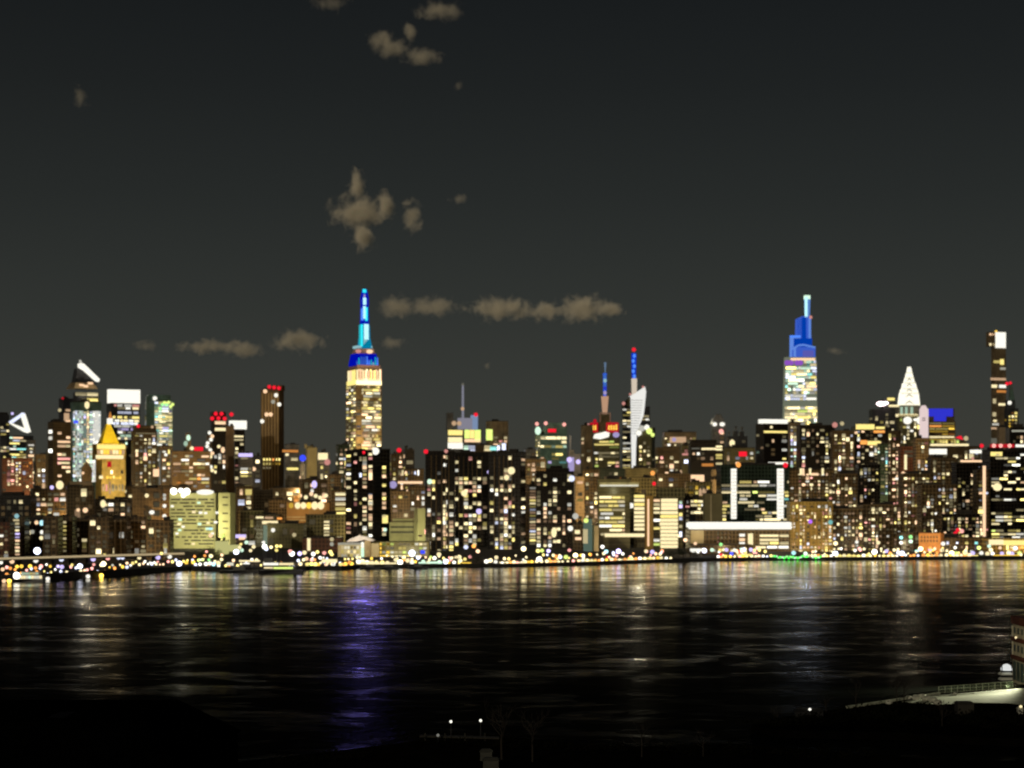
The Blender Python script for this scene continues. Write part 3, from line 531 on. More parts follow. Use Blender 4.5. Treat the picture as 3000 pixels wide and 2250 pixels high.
b = T('hospital_wing', 'broad brown wing with a vertical row of white dots', 388, 498, 1430, 1560, 'dark', -.2, (21,22,.16,'warm'), 1570, wm=wmat('brown', 3, 3.2, .6, .5))
for y, r in ((1451,5),(1461,5),(1482,5.5),(1512,6),(1542,6)): b.ball('lamp', 482, y, r, lit('white', 3 if r > 5 else 2), -1.5)
b.ball('lamp', 430, 1452, 6, lit('cream'), -1); b.ball('lamp', 445, 1501, 8, lit('white'), -1, 6); b.done()
b = T('stepped_building', 'dim stepped brown building behind the hospital wing', 450, 560, 1424, 1950, 'brown', .05, (15,15,.25,'warm'), 1440).done()
# --- the floodlit hospital
fl = pmat('floodlit_brick', (.46,.44,.22), .85, .12, .12)
b = B('hospital_slab', 'floodlit yellow green hospital slab with dark window bands', 497, 632, 1445, 1470, 'olive', .0, None, yb=1630, wm=fl)
dk = wmat('olive', 2.2, 6, .8, .25)
for j, y in enumerate(range(1461, 1592, 10)):
    q = 500+(0 if j < 10 else (14 if j < 12 else 40))
    while q < 628:
        w = random.choice((14,20,30,44)); x1 = min(629, q+w)
        if random.random() < .88: b.box('window_band', q, x1-1.5, y, y+4.6, pmat('band_glass', (.07,.065,.035), .5), -.25, .5)
        elif random.random() < .8: b.win(q, min(x1, q+10)-1, y-1, y+5, lit(random.choice(('cream','mint','white')), 3))
        q += w+random.choice((2,4,6))
for x, y, c in ((525,1535,'cream'),(528,1522,'mint'),(568,1500,'cream'),(588,1502,'white'),(585,1535,'mint'),(610,1532,'cream'),(608,1549,'mint'),(618,1549,'ice'),(637,1502,'white'),(648,1551,'mint'),(632,1530,'white')): b.win(x-5, x+5, y-3.5, y+3.5, lit(c, 3), .6)
for x, y, r in ((509,1439,10),(530,1437,7),(547,1440,10),(537,1451,6)): b.ball('flood_lamp', x, y, r, lit('white', 4), -1)
b.ball('flood_lamp', 601, 1442, 26, lit('white', 3), -1, 8); b.done()
b = B('hospital_tower', 'floodlit pale green stair tower right of the hospital slab', 640, 690, 1444, 1440, 'olive', -.32, None, yb=1600, wm=fl)
for y in (1455, 1478, 1502, 1526, 1546): b.box('window_band', 652, 668, y, y+4, pmat('band_glass', (.07,.065,.035), .5), -.25, .5)
b.ball('lamp', 652, 1570, 6, lit('lime'), -2); b.ball('lamp', 617, 1569, 6, lit('peach'), -2); b.done()
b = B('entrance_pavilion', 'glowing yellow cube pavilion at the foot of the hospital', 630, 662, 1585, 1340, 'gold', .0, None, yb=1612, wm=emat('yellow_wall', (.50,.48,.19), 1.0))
b.addwall(660, 702, 1597, 1616, 1, 8); b.done()
# --- between hospital and black towers
T('apartment_block', 'dark block with pink and white dots right of the stair tower', 690, 742, 1425, 1800, 'dark', .06, (16,15,.42,'apt'), 1510).done()
T('apartment_block', 'black low block below the ribbed brown tower', 738, 800, 1436, 1850, 'black', .05, (20,17,.16,'apt'), 1490).done()
b = T('school_building', 'brown building with arched dim windows under orange lights', 786, 850, 1464, 1780, 'brown', .05, (11,30,.5,'peach'), 1490); b.done()
b = T('rooftop_block', 'dark roofscape block above the orange lit hall', 790, 880, 1430, 2000, 'dark', .1, (16,14,.2,'warm'), 1470).done()
b = B('lit_hall', 'brown hall with a row of glowing orange windows', 840, 966, 1472, 1650, 'brown', .0, None, yb=1600, wm=pmat('amber_brick', (.30,.17,.06), .85, .2, .1))
for x, r, l in ((853,7,2),(872,8.5,3),(889,8.5,3),(905,8,3),(922,10,3),(940,10,3)): b.ball('arched_window', x, 1481, r, lit('cream' if r > 8 else 'amber', l), -.3, r*1.15)
for i in range(9): b.box('fluted_rib', 906+i*6.3, 909+i*6.3, 1494, 1512, pmat('rib_stone', (.30,.21,.10)), -.8, .8)
for x, y in ((896,1457),(925,1453),(912,1447),(938,1458),(955,1452)): b.ball('roof_lamp', x, y, 6, lit(random.choice(('cream','peach','amber'))), 3)
b.box('ledge', 840, 910, 1513, 1517, pmat('ledge_stone', (.42,.33,.18)), -.8, .8); b.box('ledge', 845, 905, 1522, 1526, pmat('ledge_stone', (.42,.33,.18)), -.8, .8); b.done()
b = T('apartment_tower', 'dim brown tower behind the orange lit hall', 876, 960, 1405, 2150, 'dark', .12, (14,13,.5,'apt'), 1475).done()
b = T('apartment_tower', 'brown tower with pale purple lamp left of the black towers', 958, 1000, 1390, 2050, 'brown', .1, (12,14,.4,'apt'), 1500); b.ball('lamp', 921, 1419, 8, lit('lilac'), -2, 11); b.ball('lamp', 977, 1452, 8, lit('white', 2), -2, 10); b.done()
b = T('round_tower', 'dark green rounded tower left of the black towers', 984, 1024, 1303, 2300, 'green', .15, (12,12,.55,'apt'), 1440).done()
b = T('office_building', 'building with stacked cream strip windows left of the black towers', 968, 1022, 1436, 1640, 'dark', .04, None, 1600)
b.grid(26, 13.5, .85, 'off', 1, 980, 1020, 1440, 1512, .98, .62, 3); b.grid(14, 16, .2, 'warm', 0, 970, 1020, 1520, 1590); b.done()
b = T('courthouse', 'wide dim brown building with a purple sign over its entrance', 700, 772, 1496, 1560, 'olive', .04, (18,19,.12,'warm'), 1600); b.box('lit_sign', 686, 720, 1565, 1575, lit('lilac', 3), -12, 1); b.box('lit_sign', 700, 718, 1573, 1580, lit('peach', 3), -12.5, 1); b.ball('lamp', 755, 1549, 7.5, lit('white'), -3, 9); b.done()
b = T('lit_footbridge', 'low building with a long run of yellow window strips', 748, 820, 1508, 1500, 'dark', .02, None, 1545)
b.win(750, 772, 1513, 1519, lit('cream', 3)); b.win(776, 800, 1514, 1520, lit('peach', 2)); b.win(812, 826, 1516, 1522, lit('orange', 3)); b.box('light_strip', 768, 814, 1526, 1535, lit('cream', 3), -1, 1); b.done()
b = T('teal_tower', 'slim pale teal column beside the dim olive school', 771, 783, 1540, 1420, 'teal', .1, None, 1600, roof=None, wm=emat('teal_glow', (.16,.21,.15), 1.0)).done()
b = T('school', 'large dim olive school block near the marina', 782, 898, 1534, 1480, 'olive', -.08, (20,22,.06,'cream'), 1600, wm=wmat('olive', 2.6, 3.0, .7, .55)); b.ball('lamp', 800, 1553, 6, lit('white'), -2); b.ball('lamp', 862, 1567, 6, lit('cream', 2), -2); b.done()
b = T('school', 'dim brown school wing with a stair of lit landings', 895, 1012, 1508, 1560, 'olive', .03, (22,20,.06,'cream'), 1590); b.grid(18, 9.4, 1, 'cream', 1, 948, 966, 1514, 1572, .95, .62, 3); b.done()
b = T('brick_building', 'low red brown building with a glowing vertical sign', 886, 1000, 1576, 1380, 'brick', .0, None, 1612); b.box('lit_sign', 900, 909, 1577, 1613, lit('cream', 3), -1, 1); b.ball('lamp', 972, 1580, 6, lit('cream', 2), -1); b.ball('lamp', 972, 1594, 6, lit('grey', 2), -1); b.done()
# --- black twin towers
for lab, x0, x1, yt, D, sd in (('tall black tower, left one of the pair under the blue spired skyscraper', 1012, 1092, 1320, 1440, .24), ('black tower with one narrow column of lights, right of its twin', 1090, 1143, 1316, 1500, .45)):
    b = B('apartment_tower', lab, x0, x1, yt, D, 'black', sd, None, yb=1580, group='black riverside towers')
    if x0 < 1050:
        for cx, w, p in ((1041,8,.6),(1056,6,.35),(1068,11,.55),(1085,10,.62)):
            for y in range(1330, 1575, 12):
                if random.random() < p: b.win(cx-w/2, cx+w/2, y-4, y+4*random.choice((1,1,2)), pick('apt', random.choice((3,3,2,1))))
        b.win(1080, 1090, 1450, 1462, lit('peach')); b.win(1079, 1091, 1465, 1480, lit('cream')); b.sgrid(11, 13, .5, 'apt'); b.beacon(1065, 1325, 6)
    else:
        for y in range(1330, 1570, 13):
            if random.random() < .55: b.win(1120, 1130, y-4, y+5, pick('apt', random.choice((3,3,2))))
        b.win(1120, 1136, 1510, 1533, lit('yellow', 3)); b.ball('lamp', 1128, 1552, 5.5, lit('mint'), -1); b.ball('lamp', 1100, 1322, 11, lit('white'), -3)
    b.done()
b = T('apartment_tower', 'thin dark tower with a red roof lamp left of the green roofed tower', 1160, 1182, 1325, 2100, 'dark', .2, (10,12,.6,'apt'), 1440)
b.beacon(1169, 1319, 8); b.done()
b = T('apartment_tower', 'black tower with greenish windows and a small roof mast', 1180, 1214, 1318, 2180, 'black', .2, (14,15,.35,'mix'), 1400); b.mast('roof_mast', 1190, 1305, 1320, 5, 3, STEEL, 6); b.done()
b = T('apartment_tower', 'dark tower speckled with warm dots just right of the black twins', 1142, 1164, 1330, 2020, 'dark', .2, (11,13,.65,'apt'), 1480).done()
b = T('office_building', 'block with a long orange lit roof strip', 1164, 1242, 1374, 1950, 'dark', .04, (12,13,.5,'apt'), 1500); b.grid(9, 9, .8, 'apt', 0, 1166, 1230, 1378, 1392); b.box('light_strip', 1166, 1238, 1410, 1417, lit('peach', 3), -1, 1.5); b.ball('lamp', 1152, 1420, 11, lit('lilac', 2), -3); b.done()
b = T('apartment_block', 'brown block with white windows right of the black twins', 1143, 1200, 1440, 1760, 'brown', .05, (13,13,.55,'apt'), 1530).done()
b = T('apartment_block', 'dark block with yellow and pink windows left of the big slabs', 1196, 1250, 1425, 1800, 'dark', .05, (14,14,.5,'apt'), 1500).done()
dim = emat('dim_stone_glow', (.13,.115,.055), 1.0)
b = T('school', 'floodlit stepped stone block between the black towers and big slabs', 1214, 1262, 1490, 1450, 'tan', .2, None, 1595, wm=fl, roof=None); b.grid(14, 12, .3, 'peach', 0, 1222, 1258, 1540, 1588); b.done()
b = T('school', 'low olive block with a notched roofline behind the restaurant', 1141, 1216, 1530, 1480, 'olive', .0, None, 1590, wm=pmat('olive_stone', (.36,.34,.17), .85, .2, .15)); b.addwall(1150, 1212, 1520, 1532, 3, 10)
for y in (1541, 1556): b.box('window_band', 1144, 1212, y, y+6, pmat('band_glass', (.07,.065,.035), .5), -.3, .5)
b.done()
# --- big dark residential slabs in the middle
SL = [('dark residential slab with a red lamp on its left roof corner', 1246, 1332, 1322, 1420, .0, [(1257,9,.5),(1270,8,.55),(1286,10,.5),(1303,9,.6),(1308,6,.3),(1322,12,.5)]),
      ('dark residential slab, recessed middle one of the three', 1330, 1432, 1326, 1520, .0, [(1338,9,.4),(1350,11,.5),(1366,13,.6),(1378,10,.55),(1390,11,.6),(1404,10,.5),(1420,12,.5)]),
      ('dark residential slab with a plain black right half', 1430, 1540, 1324, 1450, -.14, [(1441,9,.5),(1455,8,.35),(1470,9,.4),(1481,12,.65),(1495,11,.6),(1503,9,.5)])]
for lab, x0, x1, yt, D, sd, cols in SL:
    b = B('apartment_slab', lab, x0, x1, yt, D, 'black', sd, None, yb=1622, group='big dark residential slabs', wm=wmat('black'))
    for cx, w, p in cols:
        for y in range(yt+16, 1618, 12):
            pp = p*(.35 if y < 1400 else (1.15 if y > 1480 else .9))
            if random.random() < pp: b.win(cx-w/2*random.uniform(.8,1.15), cx+w/2, y-4.4, y+4.4*random.choice((1,1,1.6)), pick('apt', random.choice((3,3,3,2,1))))
    for i in range(len(cols)-1): b.box('pier', (cols[i][0]+cols[i+1][0])/2-1, (cols[i][0]+cols[i+1][0])/2+1, yt+12, 1635, wmat('dark', 60, 60, .9, 1), -1.0, 1.0)
    if x0 == 1246: b.beacon(1248, 1323, 8); b.beacon(1307, 1322, 7, 'pink', 2); b.ball('lamp', 1259, 1411, 7.5, lit('mint'), -1)
    if x0 == 1430: b.ball('lamp', 1498, 1379, 11, lit('cream'), -1); b.ball('lamp', 1484, 1399, 8, lit('cream'), -1); b.sgrid(12, 12.5, .75, 'apt', y0=1340)
    if x0 == 1330: b.ball('lamp', 1441-8, 1383, 6, lit('lilac'), -1); b.ball('lamp', 1360, 1445, 9, lit('cream'), -2); b.ball('lamp', 1403, 1498, 8, lit('lilac'), -2)
    b.done()
b = T('apartment_tower', 'narrow dark tower with stacked pale balconies right of the big slabs', 1538, 1574, 1420, 1560, 'dark', .3, None, 1620)
for y in range(1430, 1620, 9): b.win(1552, 1572, y-3, y+3, pick('apt', random.choice((3,2,2,1))))
b.done()
b = T('apartment_tower', 'tower speckled with warm dots behind the big slabs', 1536, 1600, 1345, 1900, 'dark', .05, (13,13,.5,'apt'), 1440).done()
b = T('apartment_slab', 'dark slab with a humped roof right of the big slabs', 1570, 1682, 1380, 1480, 'black', .0, None, 1620, roof=None)
b.addwall(1600, 1668, 1371, 1382, 2, 14); b.addwall(1612, 1648, 1364, 1373, 4, 9)
for cx, w, p in ((1578,10,.6),(1597,9,.45),(1611,9,.6),(1626,11,.6),(1637,9,.5),(1652,7,.35),(1668,11,.5)):
    for y in range(1394, 1612, 12):
        if random.random() < p*.95: b.win(cx-w/2, cx+w/2, y-4.4, y+4.4, pick('apt', random.choice((3,3,2,1))))
b.ball('lamp', 1623, 1560, 8, lit('cream'), -1, 15); b.ball('lamp', 1675, 1402, 9, lit('cool'), -3); b.done()
T('apartment_tower', 'tan brown tower right of the humped slab', 1684, 1712, 1396, 1700, 'brown', .1, (13,16,.1,'apt'), 1560, wm=wmat('tan', 3, 3, .6, .6)).done()
b = T('apartment_tower', 'dark tower with white and violet windows left of the olive office', 1706, 1756, 1375, 1800, 'dark', .1, (13,13,.5,'apt'), 1520).done()
b = T('brick_building', 'brown block with two lit windows beside the teal glass building', 1678, 1712, 1535, 1430, 'brown', .05, None, 1620); b.win(1684, 1699, 1553, 1564, lit('cream')); b.win(1685, 1703, 1574, 1582, lit('peach')); b.ball('lamp', 1686, 1512, 9, lit('white', 2), -3); b.ball('lamp', 1671, 1548, 8, lit('white'), -3); b.done()
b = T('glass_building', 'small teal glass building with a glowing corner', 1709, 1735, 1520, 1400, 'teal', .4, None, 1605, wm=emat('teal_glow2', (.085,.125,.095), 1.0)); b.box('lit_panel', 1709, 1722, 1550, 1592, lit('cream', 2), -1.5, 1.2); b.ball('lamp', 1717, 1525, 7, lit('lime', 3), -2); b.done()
b = T('office_building', 'narrow tan pylon left of the olive office', 1736, 1754, 1540, 1400, 'tan', .3, None, 1605, wm=pmat('tan_glow', (.5,.42,.25), .8, .2, .1)).done()
# --- olive office
b = B('office_block', 'olive office block with rows of long yellow lit strips', 1752, 1846, 1404, 1480, 'olive', .0, None, yb=1600, wm=wmat('olive', 60, 3, .6, .6))
b.box('lit_parapet', 1756, 1872, 1413, 1425, pmat('parapet_glow', (.5,.46,.25)), -1, 1.5); b.box('lit_cornice', 1758, 1870, 1420, 1425, lit('grey', 3), -1.4, 1)
for j, y in enumerate(range(1457, 1572, 12)):
    q = 1756+random.choice((0,4))
    while q < 1828:
        w = random.choice((14,24,36,60))
        if random.random() < .86: b.win(q, min(1830, q+w), y-3.6, y+3.6, pick('off', random.choice((3,3,2))))
        q += w+2
b.win(1772, 1888, 1563, 1573, lit('cream', 3)); b.done()
b = T('office_block', 'dark recess block between the olive office and its bright wing', 1830, 1860, 1432, 1560, 'olive', .0, None, 1600); b.ball('lamp', 1844, 1481, 17, lit('white', 3), -3, 8); b.done()
b = T('office_block', 'bright wing of stacked cream floors right of the olive office', 1856, 1894, 1448, 1500, 'olive', -.12, None, 1600)
for y in range(1454, 1560, 12): b.win(1858, 1888, y-4.4, y+4.2, lit(random.choice(('cream','cream','yellow','white')), 3))
b.done()
b = T('office_block', 'olive stub tower above the bright wing', 1842, 1922, 1400, 1720, 'olive', .1, (18,20,.12,'warm'), 1450); b.beacon(1912, 1386, 8, 'orange', 3); b.beacon(1916, 1417, 7, 'red', 3); b.done()
b = T('stair_tower', 'narrow gold brown stair tower with an orange light line', 1892, 1914, 1452, 1440, 'gold', .0, None, 1605, wm=pmat('gold_brick', (.34,.22,.06), .85, .2, .12)); b.box('light_strip', 1897, 1902, 1462, 1600, lit('peach', 3), -.8, .8); b.done()
b = T('office_block', 'square block of solid bright cream floors under a dark green roof box', 1912, 2002, 1458, 1480, 'olive', .0, None, 1610)
b.addwall(1928, 2006, 1428, 1459, 3, 20)
for y in (1466, 1478, 1489): b.box('lit_floor', 1937, 1985, y-5, y+5.4, lit('cream', 3), -.8, .8)
for y in range(1502, 1604, 11): b.box('lit_floor', 1935-2*(1515<y<1540), 1986, y-4.6, y+4.4, lit('cream' if random.random() < .6 else 'yellow', 3), -.8, .8)
b.grid(20, 11, .85, 'off', 1, 1914, 1934, 1460, 1600, .95, .66, 3); b.grid(10, 11, .75, 'mix', 0, 1988, 2000, 1466, 1606, .8, .7, 3); b.done()
b = T('office_block', 'slim dark block with scattered lamps left of the long white canopy', 2002, 2024, 1455, 1520, 'dark', .1, (12,13,.5,'apt'), 1610).done()
# --- middle distance behind
T('apartment_tower', 'dark green brown tower behind the olive office', 1740, 1830, 1372, 2100, 'olive', .1, (13,12,.35,'warm'), 1420, wm=wmat('green')).done()
T('office_tower', 'dim tower under the white facet building', 1826, 1924, 1372, 2250, 'olive', .08, (15,15,.2,'warm'), 1430, wm=wmat('olive', 2, 3)).done()
b = T('apartment_block', 'dark block with red and cream lamps below the tan tower', 1920, 2022, 1388, 2000, 'dark', .05, (15,13,.45,'apt'), 1460); b.box('lit_sign', 2024, 2063, 1391, 1414, lit('peach', 3), -2, 1); b.done()
b = T('apartment_block', 'olive block with a row of glowing arches', 2010, 2086, 1412, 1680, 'olive', .04, (14,13,.5,'gold'), 1465)
for i in range(3): b.poly('lit_arch', [(2048+i*10,1452),(2048+i*10,1436),(2052+i*10,1430),(2056+i*10,1436),(2056+i*10,1452)], lit('peach', 2), -1, 1)
b.done()
b = T('office_tower', 'ribbed olive tower with a black roof slot left of the hospital', 2084, 2146, 1376, 1850, 'olive', .1, (14,40,.1,'warm'), 1470, wm=wmat('tan', 2, 60, .8, .35)); b.box('dark_slot', 2082, 2128, 1396, 1405, wmat('black'), -1, 2); b.done()
# --- big white barred hospital
b = B('hospital_block', 'hospital wing of orange and yellow rows left of the white light columns', 2020, 2066, 1458, 1520, 'dark', .0, None, yb=1535)
for y in range(1468, 1530, 11): b.grid(10, 11, .95, 'off', 2, 2023, 2064, y-5, y+6, .96, .66, 3)
b.done()
b = B('hospital_block', 'windowless olive block beside the white light columns', 2064, 2116, 1446, 1500, 'olive', .0, None, wm=pmat('olive_render', (.25,.22,.11), .9, .15, .1)); b.box('pale_rib', 2081, 2085, 1450, 1530, pmat('tan_glow', (.5,.42,.25)), -.6, .6); b.done()
b = B('hospital_tower', 'wide hospital tower with two vertical white light columns', 2112, 2313, 1362, 1580, 'green', .0, None, yb=1530)
for x0, x1 in ((2142,2158),(2277,2296)):
    b.box('light_column', x0, x1, 1373, 1520, lit('white', 3), -1.6, 1.6)
    for y in range(1382, 1520, 10): b.box('column_joint', x0+2, x1, y, y+1, pmat('spandrel', (.12,.12,.12)), -1.9, .3)
for y in range(1412, 1524, 10):
    q = 2114+random.choice((0,3)) if y > 1455 or y < 1462 else 2114
    while q < 2310:
        w = random.choice((10,14,22,34,48))
        if random.random() < .76 and not any(a-2 < q+w/2 < c+2 for a, c in ((2142,2158),(2277,2296))): b.win(q, min(2310, q+w), y-3.3, y+3.3, pick('off' if random.random() < .75 else 'mix', random.choice((3,3,2,2,1))))
        q += w+random.choice((2,3,7))
b.beacon(2163, 1362, 9, 'orange', 3); b.beacon(2301, 1363, 9, 'red', 3); b.done()
b = T('office_building', 'dark block topped by a bright white bar behind the hospital tower', 2232, 2312, 1368, 1900, 'black', .0, None, 1420); b.box('light_bar', 2252, 2308, 1354, 1367, lit('white', 3), -1, 3); b.done()
b = B('canopy_building', 'long low hospital base under a thick white light bar', 2022, 2314, 1552, 1400, 'brown', .0, None, yb=1625, roof=None)
b.box('light_bar', 2022, 2319, 1530, 1550, lit('white', 3), -5, 16); b.box('bright_wall', 2024, 2062, 1554, 1592, pmat('tan_glow', (.5,.42,.25)), -.6, .6)
b.grid(10, 12, .75, 'peach', 0, 2098, 2142, 1556, 1594, .4, .5, 1)
for y in (1569, 1581, 1591, 1603): b.grid(26, 11, .95, 'off', 2, 2224 if y < 1600 else 2212, 2312, y-5.5, y+5.5, .97, .68, 3)
b.box('lit_stair', 2192, 2206, 1563, 1596, lit('cream', 3), -1, 1)
for y in (1568, 1581, 1592): b.win(2166, 2182, y-4, y+4, lit(random.choice(('cream','peach','white'))))
b.done()
b = T('parking_garage', 'low lit garage strip at the foot of the hospital base', 2024, 2210, 1597, 1360, 'dark', .0, (13,11,.8,'mix'), 1632, roof=None).done()
# --- right hand apartment mass
R = [
 ('apartment_block','golden lit brick block right of the white light bar',2316,2440,1470,1400,'gold',.0,(10.3,9.7,.62,'apt'),1628),
 ('apartment_block','black roofed block with four lit dormer slots',2312,2442,1376,1720,'dark',.0,(11.2,9.7,.55,'apt'),1475),
 ('apartment_tower','dark tower with cream strips below the blue crowned skyscraper',2340,2446,1246,2450,'black',.04,(12.0,10.6,.42,'apt'),1380),
 ('apartment_tower','brown tower with a pale roof lamp right of the dark strip tower',2434,2504,1262,2380,'dark',.08,(11.2,10.6,.45,'apt'),1390),
 ('apartment_tower','dark tower with two long orange roof signs',2500,2600,1250,2420,'black',.06,(12.0,10.6,.4,'apt'),1390),
 ('apartment_tower','black tower thick with small warm windows left of the gabled hotel',2438,2512,1388,1620,'dark',.12,(10.3,9.7,.5,'apt'),1625),
 ('apartment_tower','very dark tower with few windows in the right hand mass',2508,2578,1362,1700,'black',.1,(11.2,9.7,.36,'apt'),1480),
 ('apartment_block','brown apartment block with tan pilasters near the green light string',2436,2530,1490,1430,'brown',.0,(10.3,9.7,.5,'apt'),1625),
 ('apartment_block','dark block with a white and teal lamp cluster at its foot',2528,2642,1478,1440,'dark',.0,(10.3,9.7,.5,'apt'),1625),
 ('apartment_tower','tower with a column of pale green and pink windows',2572,2606,1300,2200,'green',.15,(8.6,9.7,.7,'mix'),1450),
 ('apartment_tower','tower with peach windows left of the dark red hotel',2604,2640,1290,2050,'dark',.15,(9.5,9.7,.62,'peach'),1480),
 ('hotel_tower','dark red hotel with one long vertical light',2634,2684,1308,1980,'brick',.1,(25.8,12.3,.2,'warm'),1480),
 ('apartment_tower','brown tower with warm windows right of the dark red hotel',2680,2722,1284,1900,'brown',.1,(9.5,10.6,.5,'apt'),1480),
 ('apartment_tower','broad dark tower below the pink white slab',2640,2736,1388,1560,'dark',.05,(10.3,9.7,.52,'apt'),1625),
 ('apartment_tower','dark brown tower right of the pink white slab',2720,2800,1340,1780,'dark',.1,(11.2,10.6,.4,'apt'),1450),
 ('apartment_tower','black tower with a long peach strip along its roof',2798,2892,1356,1640,'black',.04,(11.2,10.6,.45,'apt'),1560),
 ('apartment_slab','brown slab speckled with warm and violet dots above the orange brick house',2700,2806,1420,1460,'dark',.0,(10.3,9.7,.5,'apt'),1560),
 ('apartment_block','low dark block with red lamps near the orange light line',2760,2872,1506,1420,'black',.0,(10.3,9.7,.45,'apt'),1625),
 ('apartment_tower','tall black tower with white and yellow strips at the right edge',2894,3040,1318,1560,'black',.05,(12.0,10.1,.62,'off',2),1580),
 ('apartment_tower','dark narrow tower behind the orange light line',2862,2900,1376,1520,'dark',.0,(11.2,10.6,.45,'apt'),1600),
 ('apartment_tower','dim brown tower between the lilac block and the dark strip tower',2436,2476,1300,2520,'brown',.1,(10.3,10.6,.3,'apt'),1390),
 ('apartment_tower','tower with an orange sign pair under the white crown',2596,2640,1262,2700,'dark',.05,(10.3,10.6,.45,'apt'),1330)]
for r in R:
    wm = None
    if r[0] == 'apartment_block' and r[6] == 'gold': wm = wmat('gold', 2.8, 2.8, .8, .5)
    b = T(*r, wm=wm)
    l = r[1]
    if 'golden' in l:
        for x in range(2322, 2440, 17): b.box('pilaster', x, x+4, 1500, 1600, pmat('gold_brick', (.34,.22,.06)), -.7, .7)
        b.ball('lamp', 2374, 1528, 6, lit('purple', 3), -1); b.ball('lamp', 2433, 1530, 7, lit('teal', 2), -1)
    if 'dormer' in l:
        for x in (2346, 2353, 2373, 2410): b.win(x-3, x+3, 1372, 1391, lit('cream' if x != 2353 else 'peach', 3), 1.0)
        b.box('lit_band', 2376, 2398, 1386, 1393, lit('peach', 3), -1, 1)
    if 'two long orange' in l:
        b.box('lit_sign', 2508, 2562, 1243, 1258, lit('yellow', 3), -1.5, 1.5); b.box('lit_sign', 2542, 2580, 1292, 1304, lit('yellow', 3), -1.5, 1.5); b.box('lit_sign', 2521, 2540, 1290, 1302, lit('orange', 3), -1.5, 1.5); b.win(2488, 2512, 1264, 1271, lit('peach', 3))
        b.box('lit_sign', 2566, 2592, 1250, 1257, lit('yellow', 3), -1, 1); b.box('lit_sign', 2560, 2592, 1261, 1268, lit('orange', 3), -1, 1)
    if 'roof lamp right' in l: b.ball('lamp', 2446, 1245, 8, lit('pink', 2), -1); b.ball('lamp', 2467, 1241, 6, lit('cream', 2), -1)
    if 'dark red hotel with' in l: b.box('light_strip', 2650, 2657, 1332, 1376, lit('cream', 3), -1, 1); b.box('light_strip', 2623, 2674, 1399, 1406, lit('white', 3), -2, 1.5); b.ball('lamp', 2646, 1390, 6, lit('peach'), -2, 9); b.ball('lamp', 2661, 1389, 6, lit('cream'), -2, 9)
    if 'long peach strip' in l: b.box('light_strip', 2815, 2890, 1348, 1354, lit('peach', 3), -1.5, 1.5); b.beacon(2850, 1343, 5, 'pink', 2)
    if 'behind the orange light' in l: b.box('light_strip', 2880, 2888, 1365, 1600, lit('peach', 3), -1, 1)
    if 'red lamps near' in l:
        for x, y in ((2806,1553),(2799,1563),(2788,1572),(2818,1556)): b.ball('lamp', x, y, 6, lit(random.choice(('red','pink')), 3), -1)
    if 'right edge' in l:
        b.box('light_strip', 2903, 2972, 1301, 1311, lit('red', 2), -1, 2)
        for x in (2912, 2932, 2958): b.ball('beacon', x, 1306, 6, lit('pink'), -2)
        b.win(2902, 2936, 1324, 1336, lit('yellow', 3)); b.ball('lamp', 2922, 1427, 13, lit('cream'), -1, 11)
    b.done()
b = T('brick_building', 'orange floodlit brick house at the far right waterfront', 2692, 2766, 1562, 1380, 'brick', -.14, None, 1600, wm=pmat('orange_brick', (.62,.27,.08), .85, .2, .2)); 
for x in range(2698, 2750, 9):
    for y in (1571, 1582): b.box('window_opening', x, x+4, y, y+6, pmat('band_glass', (.07,.065,.035), .5), -.2, .3)
b.done()
b = T('terminal_building', 'low ferry terminal with a bright yellow glowing front', 2896, 3040, 1578, 1370, 'gold', .0, None, 1612, roof=None); b.box('lit_front', 2898, 2940, 1581, 1596, lit('cream', 3), -1, 1); b.box('lit_front', 2940, 3035, 1583, 1597, lit('yellow', 3), -1, 1); b.grid(12, 12, .8, 'gold', 0, 2945, 3030, 1597, 1610); b.done()
b = T('apartment_block', 'low dark waterfront block left of the orange brick house', 2640, 2696, 1560, 1400, 'dark', .0, (12,11,.5,'mix'), 1622).done()
b = T('apartment_block', 'low dark waterfront block right of the orange brick house', 2766, 2898, 1575, 1390, 'dark', .0, (13,12,.45,'mix'), 1622).done()
# --- front row at left: dark housing slabs
Fr = [('reddish dark housing slab at the left edge', -20, 28, 1530, 'brick', (14,12,.3,'apt')),
 ('dark housing slab with one column of violet and cream lights', 26, 72, 1514, 'dark', None),
 ('black housing slab with three big white lamps', 70, 128, 1516, 'black', None),
 ('dark housing slab beside the black one with white lamps', 126, 170, 1512, 'dark', (17,13,.3,'warm')),
 ('dim brown housing slab with a column of short cream balconies', 168, 212, 1514, 'brown', None),
 ('dim unlit brown housing slab under the flat roofed hall', 210, 262, 1520, 'dark', (17,15,.2,'warm')),
 ('dark housing slab with a broken column of cream windows', 260, 318, 1516, 'dark', (15,13,.32,'warm')),
 ('dark housing slab with two pale pilasters', 316, 372, 1520, 'dark', (17,14,.25,'warm')),
 ('housing slab with rust coloured windows left of the hospital', 370, 432, 1514, 'brown', (15,13,.33,'apt')),
 ('housing slab with stacked grey balconies beside the hospital', 430, 498, 1524, 'brown', (16,13,.32,'warm'))]
